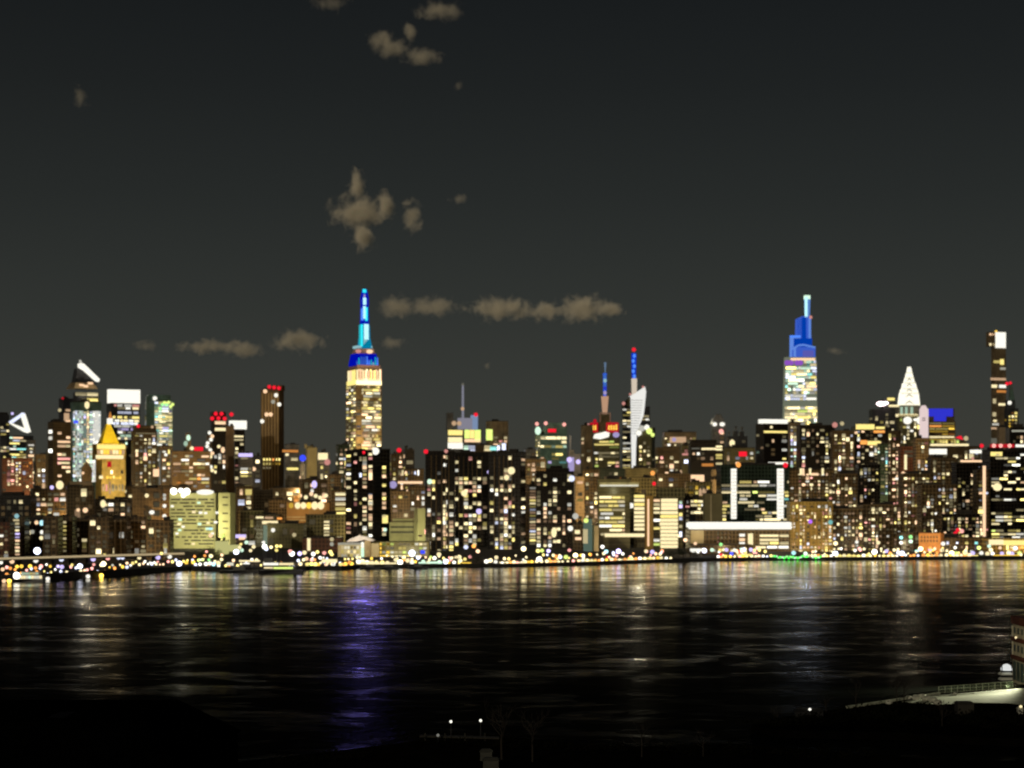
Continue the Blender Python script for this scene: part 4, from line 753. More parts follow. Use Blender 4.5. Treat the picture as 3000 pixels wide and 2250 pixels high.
for i, (lab, x0, x1, yt, wl, g) in enumerate(Fr):
    b = B('housing_slab', lab, x0, x1, yt, 1240+(i % 3)*28, wl, .0, g, yb=1636, group='dark housing slabs along the elevated road')
    if 'violet and' in lab:
        for y in range(1524, 1625, 10): b.win(40+random.uniform(-2, 0), 56+random.uniform(0, 2), y-3, y+3, lit(random.choice(('cream','cool','lilac','grey','peach','cream')), random.choice((3,2,2,3)))) 
        b.ball('lamp', 49, 1512, 7, lit('ice', 2), -1); b.box('pale_pier', 17, 29, 1552, 1615, pmat('tan_render', (.25,.19,.12)), -2, 1.5)
    if 'three big' in lab:
        for x, y, r, c in ((81,1531,8,'cream'),(107,1531,6,'peach'),(123,1532,8,'ice'),(82,1560,9,'cream'),(95,1558,6,'grey'),(123,1559,6,'white'),(81,1576,6,'cream'),(121,1576,6,'cream')): b.ball('lamp', x, y, r, lit(c, 3 if c != 'grey' else 2), -1)
    if 'short cream' in lab:
        for y in range(1530, 1625, 12): b.win(176, 194, y-3, y+3, lit(random.choice(('cream','grey','yellow')), random.choice((1,2,2,1))))
    if 'pilasters' in lab:
        for x in (334, 352): b.box('pale_pilaster', x, x+4, 1524, 1630, pmat('tan_render', (.25,.19,.12)), -.8, .8)
    b.done()
b = B('lamp_mast', 'very bright blue white flood mast before the black slab', 102, 118, 1640, 1130, body=False, cat='flood lamp'); b.mast('mast_pole', 110, 1612, 1660, 1.2, 1, STEEL, 0); b.ball('lamp_head', 109, 1614, 10, lit('cool', 4), 0); b.done()
# ------------------------------------------------------------------ riverside restaurant with tented roof
b = B('restaurant', 'riverside restaurant with glowing galleries under a white tent roof', 990, 1110, 1592, 1290, 'gold', .0, None, yb=1650, roof=None, wm=pmat('cream_wall', (.6,.52,.30), .8, .15, .2))
b.poly('tent_roof', [(1014,1588),(1024,1579),(1040,1573),(1049,1570),(1052,1565),(1056,1570),(1070,1572),(1085,1577),(1098,1583),(1085,1585),(1068,1581),(1048,1586)], pmat('white_canvas', (.78,.72,.66), .7, .1, .3), -2, 12)
b.box('lit_fascia', 990, 1062, 1590, 1596, lit('grey', 2), -1, 1)
for y in (1604, 1616, 1628):
    for x in range(1000, 1060, 9): b.win(x, x+6.5, y-4, y+4, lit(random.choice(('grey','cream','yellow')), random.choice((2,2,3,1))))
for y in range(1592, 1640, 8): b.ball('stair_lamp', 1062, y, 5, lit('mint' if y > 1600 else 'white', 3), -2)
b.box('tower_pier', 1068, 1086, 1584, 1640, pmat('tan_stone', (.38,.29,.15)), -1.5, 4); b.grid(13, 9, .9, 'off', 0, 996, 1060, 1634, 1650, .95, .8, 3); b.done()
b = B('gallery_building', 'long low building with stacked lit galleries right of the tent roof', 1092, 1256, 1588, 1300, 'olive', .0, None, yb=1650, roof=None, wm=pmat('olive_stone', (.36,.34,.17), .85, .2, .15))
for y in (1594, 1606, 1618, 1631):
    for x in range(1096, 1250, 12): 
        if random.random() < .85: b.win(x, x+9.5, y-3.2, y+3.2, lit('amber' if x < 1135 and random.random() < .6 else random.choice(('cream','grey','yellow','lime')), random.choice((2,2,1,3)) if y < 1625 else 5))
b.ball('lamp', 1207, 1620, 9, lit('cool', 4), -3); b.box('blue_sign', 1232, 1245, 1612, 1622, lit('blue', 3), -2, 1); b.done()
# ================================================================== GROUND, WATER
def kind(o, k='structure'): o['kind'] = k; return o
SH = [(-500,1716),(0,1705),(140,1700),(300,1690),(450,1677),(560,1669),(690,1675),(860,1676),(900,1668),(1000,1668),(1060,1664),(1330,1661),(1500,1660),(1700,1655),(1900,1648),(2030,1644),(2200,1641),(2500,1640),(3000,1637),(3500,1637)]
def shoreD(x):
    for (a, ya), (b, yb) in zip(SH, SH[1:]):
        if a <= x <= b: y = ya+(yb-ya)*(x-a)/(b-a); return H*F/(y-HY)
    return H*F/(1640-HY)
def shoreY(x): return HY+H*F/shoreD(x)
m = MB()
pts = []
for (x, y) in SH: D = H*F/(y-HY); pts.append(((x-1500)/F*D, D))
for (x0, y0), (x1, y1) in zip(pts, pts[1:]):
    k0, k1 = 7500/y0, 7500/y1
    m.hexa([(x0,y0,-4),(x1,y1,-4),(x1*k1,7500,-4),(x0*k0,7500,-4)], [(x0,y0,G),(x1,y1,G),(x1*k1,7500,G),(x0*k0,7500,G)])
kind(m.build('city_ground', pmat('asphalt', (.045,.04,.034), .85, .3, .05)))
PH = lambda y: max(.15, min(2.0, (1120-y)/60+.5))
m = MB()
for (x0, y0), (x1, y1) in zip(pts, pts[1:]): m.hexa([(x0,y0-.6,-4),(x1,y1-.6,-4),(x1,y1-.01,-4),(x0,y0-.01,-4)], [(x0,y0-.6,G+PH(y0)),(x1,y1-.6,G+PH(y1)),(x1,y1-.01,G+PH(y1)),(x0,y0-.01,G+PH(y0))])
kind(m.build('riverbank', pmat('wet_stone', (.022,.02,.017), .7, .4, .3)))

def water_mat():
    m = bpy.data.materials.new('river_water'); n = nt(m); N = n.nodes.new; L = n.links.new
    tc = N('ShaderNodeTexCoord')
    def noise(sx, sy, det, rough=.55, rot=0., dist=0.):
        mp = N('ShaderNodeMapping'); mp.inputs['Scale'].default_value = (sx, sy, 1); mp.inputs['Rotation'].default_value = (0,0,rot); L(tc.outputs['Object'], mp.inputs[0])
        q = N('ShaderNodeTexNoise'); q.inputs['Scale'].default_value = 1; q.inputs['Detail'].default_value = det; q.inputs['Roughness'].default_value = rough; q.inputs['Distortion'].default_value = dist; L(mp.outputs[0], q.inputs[0]); return q.outputs[0]
    def rng(v, a, b, c, d):
        q = N('ShaderNodeMapRange'); q.inputs[1].default_value = a; q.inputs[2].default_value = b; q.inputs[3].default_value = c; q.inputs[4].default_value = d; L(v, q.inputs[0]); return q.outputs[0]
    def mth(op, a, b):
        q = N('ShaderNodeMath'); q.operation = op
        for i, v in enumerate((a, b)):
            if isinstance(v, (int, float)): q.inputs[i].default_value = v
            else: L(v, q.inputs[i])
        return q.outputs[0]
    geo = N('ShaderNodeSeparateXYZ'); L(tc.outputs['Object'], geo.inputs[0])
    far = rng(mth('ADD', geo.outputs[1], mth('MULTIPLY', noise(1/160, 1/60, 3, .5, 0, 1.), 260)), 900, 1190, 0, 1)                          # sheltered water under the far bank
    big = rng(noise(1/150, 1/80, 4, .55, .12, .5), .38, .66, 0, 1)
    wisp = rng(noise(1/34, 1/20, 7, .62, .1, .9), .52, .68, 0, 1)
    slick = mth('MULTIPLY', wisp, mth('ADD', mth('MULTIPLY', big, .9), .12))
    glint = rng(noise(1/22, 1/13, 5, .6, .15, 1.2), .63, .70, 0, 1)
    slick = mth('MAXIMUM', slick, mth('MULTIPLY', glint, mth('ADD', mth('MULTIPLY', big, .7), .3)))
    slick = mth('MINIMUM', mth('ADD', slick, mth('MULTIPLY', far, mth('ADD', .62, mth('MULTIPLY', wisp, .4)))), 1.0)
    rough = rng(slick, 0, 1, .20, .07)
    hgt = mth('ADD', mth('MULTIPLY', noise(1/8, 1/4, 4, .62, .1), .55), mth('MULTIPLY', noise(1/30, 1/20, 5, .6, -.1), 1.9))
    bp = N('ShaderNodeBump'); bp.inputs['Distance'].default_value = 1.0; L(hgt, bp.inputs['Height'])
    L(rng(slick, 0, 1, .50, .11), bp.inputs['Strength'])
    gm = N('ShaderNodeNewGeometry'); gz = N('ShaderNodeSeparateXYZ'); L(gm.outputs['Incoming'], gz.inputs[0])
    graze = rng(gz.outputs[2], .05, .115, 1.15, .13)                          # how much a wavy surface mirrors, seen at this slant
    fac = mth('MULTIPLY', mth('ADD', mth('MULTIPLY', slick, .95), .055), graze)
    gl = N('ShaderNodeBsdfGlossy'); L(rough, gl.inputs['Roughness']); L(bp.outputs[0], gl.inputs['Normal']); gl.inputs[0].default_value = (.95,.93,.88,1)
    df = N('ShaderNodeBsdfDiffuse'); df.inputs[0].default_value = (.003,.0035,.003,1)
    p = N('ShaderNodeMixShader'); L(fac, p.inputs[0]); L(df.outputs[0], p.inputs[1]); L(gl.outputs[0], p.inputs[2])
    o = N('ShaderNodeOutputMaterial'); L(p.outputs[0], o.inputs[0]); return m
m = MB(); m.v = [(-9000,-300,0),(9000,-300,0),(9000,7000,0),(-9000,7000,0)]; m.f = [(0,1,2,3)]; m.mi = [0]
kind(m.build('river', water_mat()))

# ================================================================== FAR SHORE: viaduct, lamps, boats, trees
WORD = dict(cream='cream', yellow='yellow', white='white', orange='orange', cool='bluish white', lilac='lilac', red='red', pink='pink', green='green', teal='teal', amber='amber', mint='mint', peach='peach', lime='lime green', grey='dim', purple='purple', ice='pale blue', blue='blue')
ZONE = [(0,140,'near the moored lit boat'),(140,330,'beside the dark left pier'),(330,500,'left of the hospital'),(500,660,'below the floodlit hospital slab'),(660,760,'before the entrance pavilion'),(760,890,'behind the moored ferry'),(890,1000,'at the marina left of the tent roof'),(1000,1110,'below the tent roof'),(1110,1250,'before the gallery building'),(1250,1330,'at the foot of the leftmost big slab'),(1330,1430,'at the foot of the middle slab'),(1430,1540,'at the foot of the right big slab'),(1540,1690,'below the humped slab'),(1690,1760,'before the teal glass building'),(1760,1900,'before the olive office'),(1900,2020,'beside the dark shore trees'),(2020,2200,'before the white canopy building'),(2200,2320,'by the green light string'),(2320,2450,'before the golden brick block'),(2450,2570,'left of the middle promenade'),(2570,2690,'on the promenade left of the orange brick house'),(2690,2770,'before the orange brick house'),(2770,2890,'right of the orange brick house'),(2890,3050,'before the ferry terminal')]
def zone(x):
    for a, b, z in ZONE:
        if a <= x < b: return z
    return 'at the far left edge'
POLE = {}
def lamp(x, y, r, c, l=3, D=None, where=None, z0=G):
    D = D or shoreD(x)+random.uniform(8, 26); r = min(r, 11)*.74
    p = W(x, y, D); k = D/F*r
    if p.z-k*.5 < z0+.3: p.z = z0+.3+k*.5
    e = empty('street_lamp', (p.x, D, z0))
    size = 'very big glaring' if r >= 12 else ('large' if r > 7.9 else ('small' if r > 5 else 'tiny'))
    w = where or zone(x)
    tag(e, f'{size} {WORD[c]} shore lamp {w}', 'street lamp', 'lamps along the far waterfront')
    piece('lamp_head', 'ball', lit(c, l), e, (0, 0, p.z-z0), (2*k, 2*k, 2*k*.92))
    piece('pole', 'box', STEEL, e, (0, .2, (p.z-z0-k)/2), (.25, .25, max(.2, p.z-z0-k)))
    return e
# elevated road
e = empty('elevated_road', ((250-1500)/F*1120, 1120, G)); tag(e, 'long elevated road with a rail of painted lamplight in front of the housing slabs', 'elevated road')
A = W(-60, 1647, 1082); A.z = 7.4; Bp = W(540, 1630, 1178); Bp.z = 7.6
dv = (Bp-A); dv.z = 0; L_ = dv.length; dv.normalize(); nv = Vector((-dv.y, dv.x, 0))
def strip(mb, a0, a1, w0, w1, z0, z1):
    P = lambda a, w, z: tuple(A+dv*a+nv*w-e.location+Vector((0,0,z+G-A.z)) )
    mb.hexa([P(a0,w0,z0),P(a1,w0,z0),P(a1,w1,z0),P(a0,w1,z0)], [P(a0,w0,z1),P(a1,w0,z1),P(a1,w1,z1),P(a0,w1,z1)])
m = MB(); strip(m, 0, L_, 0, 16, 3.1+G, 4.3+G); m.build('deck', pmat('road_concrete', (.07,.06,.05), .85), e)
m = MB(); strip(m, 0, L_, -.3, -.01, 4.0+G, 5.3+G); m.build('painted_lamplight_rail', emat('rail_lamplight', (.52,.40,.22), .85), e)  # barrier emits in place of the lamplight falling on it
for i in range(12):
    m = MB(); strip(m, 4+i*L_/12, 6.2+i*L_/12, 5, 8, -.5+G, 3.09+G); m.build('pier', pmat('road_concrete', (.07,.06,.05), .85), e)
for x, y, r, c in ((3,1648,8,'white'),(35,1645,9.5,'peach'),(105,1642,10,'white'),(180,1639,9.5,'cool'),(273,1638,10,'lilac'),(316,1636,8.5,'pink'),(348,1634,8,'cool'),(359,1634,8,'cool'),(408,1634,8,'cream'),(463,1633,9.5,'lilac'),(497,1631,9,'white')):
    lamp(x, y, r, c, 3, 1084+(x+60)/600*96-2, 'on the elevated road, '+zone(x).replace('near the moored','by the').replace('before the entrance pavilion','by the pavilion'))
BIG = [(8,1668,8,'peach'),(20,1662,7,'pink'),(30,1665,7,'orange'),(50,1660,7,'amber'),(63,1659,8,'amber'),(88,1659,8,'amber'),(104,1664,7,'orange'),(120,1659,8,'pink'),(136,1654,5,'white'),(147,1659,6,'amber'),
 (170,1659,6,'lilac'),(181,1661,9,'lilac'),(211,1655,6,'yellow'),(234,1659,11,'cool'),(275,1654,6,'pink'),(303,1652,14,'cream'),(330,1656,5,'grey'),(372,1650,6,'peach'),(389,1650,7,'yellow'),(420,1651,5,'peach'),(440,1648,5,'white'),(452,1648,5,'white'),(462,1646,5,'pink'),
 (473,1621,6,'yellow'),(525,1651,11,'cool'),(546,1648,8,'amber'),(566,1647,8,'amber'),(582,1641,6,'lime'),(594,1640,6,'lime'),(603,1652,8,'white'),(615,1650,9,'white'),(626,1653,8,'ice'),(612,1640,6,'green'),(640,1649,9,'cream'),(586,1653,7,'white'),(600,1628,6,'orange'),(618,1629,8,'cream'),(650,1626,6,'peach'),(570,1630,5,'orange'),(605,1616,5,'pink'),
 (692,1617,13,'cool'),(708,1612,8,'mint'),(706,1594,6,'yellow'),(702,1604,7,'cream'),(722,1589,8,'mint'),(743,1602,8,'cream'),(734,1613,7,'cream'),(772,1589,7,'white'),(775,1601,10,'white'),(780,1608,8,'cool'),(794,1603,7,'cream'),(811,1600,7,'yellow'),(822,1600,6,'yellow'),(810,1612,7,'yellow'),
 (850,1616,9,'pink'),(855,1622,13,'white'),(878,1622,9,'lilac'),(892,1619,9,'cream'),(918,1623,9,'white'),(930,1617,7,'yellow'),(950,1620,8,'pink'),(968,1617,8,'yellow'),(972,1624,7,'yellow'),(898,1637,8,'peach'),(914,1640,8,'pink'),(938,1634,7,'white'),(880,1652,8,'cream'),
 (900,1658,8,'yellow'),(912,1652,8,'lime'),(924,1657,9,'yellow'),(933,1655,7,'amber'),(950,1644,9,'cool'),(962,1648,8,'cream'),(976,1658,9,'white'),(998,1659,8,'yellow'),(1012,1652,8,'amber'),(1024,1648,8,'orange'),(1030,1657,8,'amber'),(1008,1664,6,'orange'),(955,1661,6,'peach'),
 (1050,1645,9,'white'),(1062,1644,9,'cream'),(1075,1648,9,'white'),(1090,1650,9,'cream'),(1105,1649,8,'cream'),(1120,1652,9,'yellow'),(1135,1652,8,'cream'),(1160,1640,9,'cream'),(1172,1652,15,'white'),(1183,1633,8,'cream'),(1194,1642,9,'cream'),(1207,1649,9,'white'),(1225,1634,8,'cool'),(1240,1645,8,'mint'),(1255,1648,8,'cream'),(1262,1632,6,'lime'),(1273,1635,8,'white'),(1286,1624,9,'cream'),(1287,1647,8,'mint'),(1307,1650,14,'cool'),(1321,1640,6,'pink'),(1345,1632,9,'cream'),(1348,1642,9,'cream'),(1362,1638,7,'yellow'),(1377,1631,7,'pink'),
 (1365,1603,9,'cool'),(1388,1600,8,'orange'),(1400,1615,8,'peach'),(1425,1645,9,'white'),(1437,1642,9,'cream'),(1452,1648,8,'white'),(1454,1633,8,'cream'),(1534,1608,10,'cream'),(1576,1614,8,'yellow'),(1588,1613,8,'lime'),(1607,1614,8,'lilac'),(1580,1640,11,'white'),(1628,1630,8,'orange'),(1641,1632,8,'cool'),(1658,1632,9,'lime'),(1686,1627,10,'cream'),(1708,1628,8,'white'),(1668,1612,7,'pink'),
 (1765,1602,8,'white'),(1776,1616,8,'ice'),(1812,1615,10,'lilac'),(1780,1633,6,'red'),(1893,1615,8,'cream'),(1911,1617,9,'lilac'),(1940,1613,7,'orange'),(1990,1570,6,'cream'),(2008,1582,8,'peach'),(2037,1592,7,'peach'),(2112,1595,7,'green'),(2030,1613,9,'white'),(2045,1615,9,'white'),(2063,1613,10,'cool'),(2112,1632,8,'red'),(2086,1611,8,'mint'),(2110,1612,8,'yellow'),(2128,1611,8,'lilac'),(2143,1622,7,'blue'),(2152,1612,8,'white'),(2163,1617,8,'red'),(2180,1610,9,'cool'),(2200,1610,8,'lilac'),(2210,1618,7,'pink'),
 (2325,1620,9,'ice'),(2360,1622,8,'mint'),(2447,1622,12,'cool'),(2448,1592,9,'cream'),(2510,1588,7,'white'),(2562,1617,12,'white'),(2573,1590,8,'cream'),(2597,1615,8,'lilac'),(2642,1622,12,'cool'),(2640,1575,7,'teal'),(2640,1590,7,'white'),(2668,1573,8,'green'),(2668,1586,8,'mint'),(2697,1608,10,'cream'),(2725,1610,8,'lilac'),(2763,1593,9,'white'),(2760,1612,9,'cream'),(2788,1624,12,'cream'),(2800,1625,9,'lime'),(2828,1622,9,'cream'),(2850,1623,9,'lilac'),(2875,1623,9,'white'),(2893,1623,9,'cream'),(2908,1625,8,'white'),(2935,1622,9,'lilac'),(2955,1627,9,'cream'),(2965,1625,9,'lilac'),(2987,1621,9,'lime'),(2868,1605,8,'lime'),(2898,1600,8,'mint'),(2903,1611,8,'cream'),(2930,1605,7,'peach'),(2975,1606,9,'white')]
for t in BIG: lamp(*t, l=4 if t[2] >= 10 else random.choice((3,5)), D=shoreD(t[0])+(6 if t[1] > 1640 else random.uniform(10, 34)))
x = 1315; row = MB(); rowm = [lit(c, 5) for c in ('cream','yellow','white','peach','amber','orange','pink','cool')]
def speck(x, y, r, D):
    p = W(x, y, D); k = D/F*r; row.lathe(p.x, p.y, [(k*math.sin(a), max(G+.4, p.z)-k*math.cos(a)) for a in (.3,.9,1.57,2.2,2.85)], 8, random.choice((0,0,1,1,2,3,4,0,5,6,7)))
    row.box(p.x-.1, p.x+.1, p.y+.1, p.y+.3, G, max(G+.3, p.z-k), 8)
n_big = 0
while x < 3000:
    y = shoreY(x)-random.uniform(8, 13); D = shoreD(x)+random.uniform(.8, 2.4)
    cl = .5+.5*math.sin(x*.021)+.35*math.sin(x*.0077+1)
    if cl < .12: x += 14; continue
    if random.random() < .25+.4*cl: lamp(x, y, random.choice((6,6.5,7.5)), random.choice(('cream','cream','yellow','white','peach','amber','orange')), random.choice((3,5,5)), D)
    else: speck(x, y, random.choice((3.6,4.2,4.8)), D)
    for _ in range(random.choice((0,1,1,2))): speck(x+random.uniform(1,9), shoreY(x)-random.uniform(16, 34), random.choice((2.8,3.4,4,4.6)), shoreD(x)+random.uniform(3, 12))
    x += random.uniform(9, 16)
x = 20
while x < 1315:
    speck(x, shoreY(x)-random.uniform(14, 36), random.choice((2.8,3.4,4,4.6)), shoreD(x)+random.uniform(5, 30)); x += random.uniform(7, 17)
kind(row.build('shore_lights', rowm+[STEEL]), 'stuff')
# green light string
e = empty('light_string', W(2330, 1632, shoreD(2330)-1.2)); e.location.z = G; tag(e, 'long string of vivid green lamps along the quay railing', 'light string')
for i in range(34):
    x = 2258+i*4.4; D = shoreD(2330)-1.2
    if i in (26, 27, 29): continue
    p = W(x, 1632+random.uniform(-3.5, 3), D); piece('bulb', 'ball', lit('green' if i % 4 else 'mint', 3) if i % 3 else emat('vivid_green', (.04,.9,.06), 2.2), e, (p.x-e.location.x, 0, p.z-G), (1.5,1.5,1.5))
m = MB(); m.tube([(((2256-1500)/F*D)-e.location.x, .3, 1.0), (((2408-1500)/F*D)-e.location.x, .3, 1.0)], .08); m.build('cable', STEEL, e)
# lit quay edges
def quay(label, x0, x1, y0, y1, c, l=3, back=3):
    D = shoreD((x0+x1)/2)+back; p = W((x0+x1)/2, 0, D); e = empty('quay_light', (p.x, D, G)); tag(e, label, 'light strip')
    w = (x1-x0)/F*D; z0, z1 = max(.2, W(0, y1, D).z-G), max(.9, W(0, y0, D).z-G)
    m = MB(); m.box(-w/2, w/2, 0, .4, z0, z1); m.build('light_strip', lit(c, l), e)
    m = MB()
    for i in range(5): m.box(-w/2+i*w/4.2, -w/2+i*w/4.2+.3, .41, .8, 0, z1)
    m.build('bracket', STEEL, e)
for t in (('bright white strip light along the restaurant quay', 1044, 1104, 1646, 1653, 'cream'),('cream strip light under the gallery building', 1106, 1162, 1648, 1653, 'cream'),('mint strip light left of the big slabs', 1226, 1250, 1647, 1651, 'mint'),('mint strip light at the foot of the leftmost slab', 1252, 1296, 1645, 1651, 'mint'),
          ('double white dotted strip at the foot of the right slab', 1462, 1540, 1646, 1651, 'cream'),('yellow quay strip beside the blue lamp', 2160, 2204, 1623, 1629, 'yellow'),('white strip before the canopy building', 2022, 2060, 1607, 1615, 'white'),('grey green lit shed front before the hospital', 664, 684, 1648, 1657, 'grey'),
          ('cream strip over the boatyard', 700, 762, 1641, 1646, 'cream'),('short white strip in the boatyard', 712, 732, 1649, 1653, 'white'),('white strip before the marina', 942, 988, 1638, 1648, 'cream'),
          ('amber quay strip at the foot of the middle slab', 1352, 1380, 1650, 1655, 'amber'),('cream quay strip below the humped slab', 1600, 1640, 1646, 1651, 'cream'),('yellow quay strip before the teal glass building', 1690, 1748, 1640, 1646, 'yellow'),('long cream quay strip before the olive office', 1786, 1858, 1638, 1644, 'cream'),('yellow quay strip left of the dark shore trees', 1872, 1912, 1634, 1641, 'yellow'),
          ('amber quay strip before the golden brick block', 2410, 2440, 1628, 1635, 'amber'),('long yellow quay strip left of the middle promenade', 2458, 2534, 1627, 1634, 'yellow'),('orange quay strip under the low waterfront block', 2590, 2632, 1627, 1634, 'amber'),('cream quay strip before the orange brick house', 2700, 2752, 1626, 1632, 'cream'),('yellow quay strip right of the orange brick house', 2800, 2866, 1626, 1632, 'yellow'),('amber quay strip before the ferry terminal', 2910, 2990, 1627, 1633, 'amber')): quay(*t)
# white domed kiosk by the humped slab
# boats
def hull(mb, L, w, h, z=0.):
    mb.hexa([(-L*.46,-w*.35,z-.6),(L*.44,-w*.35,z-.6),(L*.44,w*.35,z-.6),(-L*.46,w*.35,z-.6)], [(-L*.5,-w/2,z+h),(L*.5,-w*.28,z+h*1.15),(L*.5,w*.28,z+h*1.15),(-L*.5,w/2,z+h)])
D = 985; e = empty('tour_boat', (W(85, 0, D).x, D, 0)); tag(e, 'lit white excursion boat moored at the left pier', 'boat'); k = D/F
m = MB(); hull(m, 94*k, 7, 1.5); m.build('hull', pmat('hull_black', (.015,.015,.017), .4), e)
m = MB(); m.box(-40*k, 42*k, -2.6, 2.6, 1.5, 3.7); m.box(-20*k, 33*k, -2.2, 2.2, 3.7, 5.6); m.build('cabin', pmat('boat_white', (.7,.7,.66), .5, .1), e)
for i in range(8): piece('window', 'box', lit(random.choice(('mint','cream','grey')), 3), e, ((-18+i*8)*k, -2.65, 2.7), (6.6*k, .3, 1.5))
for i in range(6): piece('window', 'box', lit(random.choice(('yellow','cream','mint')), 2), e, ((-16+i*8.5)*k, -2.25, 4.7), (6*k, .3, 1.0))
piece('flood_lamp', 'ball', lit('white', 4), e, (-32*k, -2.9, 3.6), (20*k, 2.4, 20*k))
D = shoreD(830)-14; e = empty('ferry', (W(826, 0, D).x, D, 0)); tag(e, 'long dark ferry with bright deck strips moored before the dim school', 'ferry'); k = D/F
m = MB(); hull(m, 132*k, 9, 1.9); m.build('hull', pmat('hull_black', (.015,.015,.017), .4), e)
m = MB(); m.box(-52*k, 40*k, -3.4, 3.4, 2, 4.2); m.box(-52*k, 36*k, -3.2, 3.2, 4.6, 6.8); m.box(-50*k, -30*k, -2, 2, 6.8, 9); m.build('cabin', pmat('boat_grey', (.12,.12,.11), .5, .1), e)
for a, b, z, h, c in ((-52,-8,5.7,1.5,'white'),(-6,36,5.7,1.2,'cream'),(-22,34,3.3,1.1,'lime'),(-50,-24,3.4,.8,'cream')): piece('deck_light', 'box', lit(c, 3), e, ((a+b)/2*k, -3.6, z), ((b-a)*k, .4, h))
D = shoreD(720)-8; e = empty('barge', (W(705, 0, D).x, D, 0)); tag(e, 'low dark barge lying left of the ferry', 'barge'); k = D/F
m = MB(); hull(m, 120*k, 8, 1.2); m.build('hull', pmat('hull_black', (.015,.015,.017), .4), e); m = MB(); m.box(-20*k, 12*k, -2, 2, 1.3, 3.6); m.build('deck_house', pmat('boat_grey', (.12,.12,.11), .5, .1), e)
for x, c in ((1085,'red'),(1140,'cream'),(1225,'yellow')):
    D = shoreD(x)-16; e = empty('motor_boat', (W(x, 0, D).x, D, 0)); tag(e, {'red':'low dark motor boat before the tent roof','cream':'low dark motor boat before the gallery building','yellow':'low dark motor boat left of the big slabs'}[c], 'boat', 'dark motor boats')
    m = MB(); hull(m, 14, 3.6, 1.1); m.build('hull', pmat('hull_black', (.015,.015,.017), .4), e); m = MB(); m.taper(-3, 2.5, -1.2, 1.2, 1.1, -2.4, 1.4, -1, 1, 2.6); m.build('cabin', pmat('boat_grey', (.12,.12,.11), .5, .1), e)
for x, y, c, lab in ((12,1704,'peach','peach dock lamp at the left edge below the pier'),(27,1703,'amber','amber dock lamp beside the moored lit boat'),(140,1697,'white','white dock lamp just right of the moored lit boat'),(258,1691,'white','white dock lamp low on the dark left pier'),(297,1691,'amber','amber dock lamp low on the dark left pier')):
    D = 975 if x < 100 else shoreD(x)-3; e = empty('dock_lamp', (W(x, 0, D).x, D, 0)); tag(e, lab, 'dock lamp'); k = D/F
    z = max(1.0, W(x, y, D).z); piece('lamp_head', 'ball', lit(c, 4 if c == 'amber' else 3), e, (0,0,z), (13*k,13*k,11*k)); piece('post', 'box', STEEL, e, (0,.2,z/2-1), (.4,.4,z+1))
# trees on the far bank
LEAF = pmat('dark_leaves', (.028,.036,.016), .8, .5, .6); BARK = pmat('bark', (.02,.015,.010), .9)
def leafy(name, label, loc, h, w, n=900, group=None, sd=1):
    rs = random.Random(sd); e = empty(name, loc); tag(e, label, 'tree', group)
    m = MB(); m.tube([(0,0,-.3),(.1,0,h*.25),(-.1,.1,h*.6)], h*.035, h*.015)
    for i in range(5):
        a = rs.uniform(0, 6.3); m.tube([(0,0,h*rs.uniform(.25,.45)),(w*.3*math.cos(a), w*.3*math.sin(a), h*rs.uniform(.55,.8))], h*.014, h*.005, 5)
    m.build('trunk', BARK, e)
    cl = [(rs.uniform(-.33,.33)*w, rs.uniform(-.33,.33)*w, h*rs.uniform(.42,.85), w*rs.uniform(.16,.3)) for _ in range(9)]
    m = MB()
    for _ in range(n):
        c = rs.choice(cl); d = Vector((rs.gauss(0,1), rs.gauss(0,1), rs.gauss(0,1))).normalized()*c[3]*rs.uniform(.5,1.15)
        p = Vector((c[0], c[1], c[2]))+d; s_ = h*rs.uniform(.018,.04); a = Vector((rs.gauss(0,1), rs.gauss(0,1), rs.gauss(0,1))).normalized(); b_ = a.orthogonal().normalized()*s_; a = a*s_
        i = len(m.v); m.v += [tuple(p-a), tuple(p+b_), tuple(p+a), tuple(p-b_)]; m.f.append((i,i+1,i+2,i+3)); m.mi.append(0)
    m.build('crown', LEAF, e)
for i, (x, yt, w, lab) in enumerate(((1962,1616,40,'low dark shore tree left of the round one'),(2002,1606,50,'rounded dark shore tree, tallest of its clump'),(2036,1618,38,'low dark shore tree right of the round one'),(1335,1628,40,'dark shore tree at the foot of the middle slab'),(1395,1624,44,'dark shore tree between the middle and right slabs'),(604,1606,60,'dark tree against the floodlit hospital base'),(640,1612,40,'dark tree left of the glowing pavilion'))):
    D = shoreD(x)+(4 if x > 1000 else 60); p = W(x, yt, D); leafy('tree', lab, (p.x, D, G), p.z-G, w/F*D, 700, 'trees on the far bank', i)
# ================================================================== NEAR BANK
LAND = pmat('dark_soil', (.005,.0045,.003), .95, .5, .25, spec=0)
def flat(name, px, z, mat, zb=-2, knd='structure'):
    P = []
    for x, y in px: D = (H-z)*F/(y-HY); P.append(((x-1500)/F*D, D))
    n = len(P); m = MB(); m.v = [(x, y, zb) for x, y in P]+[(x, y, z) for x, y in P]
    m.f = [tuple(range(n)), tuple(range(n, 2*n))[::-1]]+[(i, n+i, n+(i+1)%n, (i+1)%n) for i in range(n)]; m.mi = [0]*(n+2)
    o = m.build(name, mat); return kind(o, knd)
flat('near_bank', [(-400,2290),(480,2262),(640,2238),(900,2210),(1180,2176),(1290,2156),(1420,2150),(1620,2172),(1800,2186),(2000,2188),(2120,2180),(2330,2192),(2500,2206),(2720,2222),(3300,2240),(3600,2900),(-600,2900)], 1.3, LAND)
flat('river_spit', [(2200,2126),(2260,2108),(2340,2092),(2480,2074),(2580,2054),(2660,2034),(2760,2022),(2960,2006),(3300,1990),(3500,2150),(3300,2172),(2900,2162),(2640,2146),(2420,2142),(2280,2138)], 1.6, pmat('wet_mud', (.0022,.002,.0014), .95, .5, .25, spec=0))
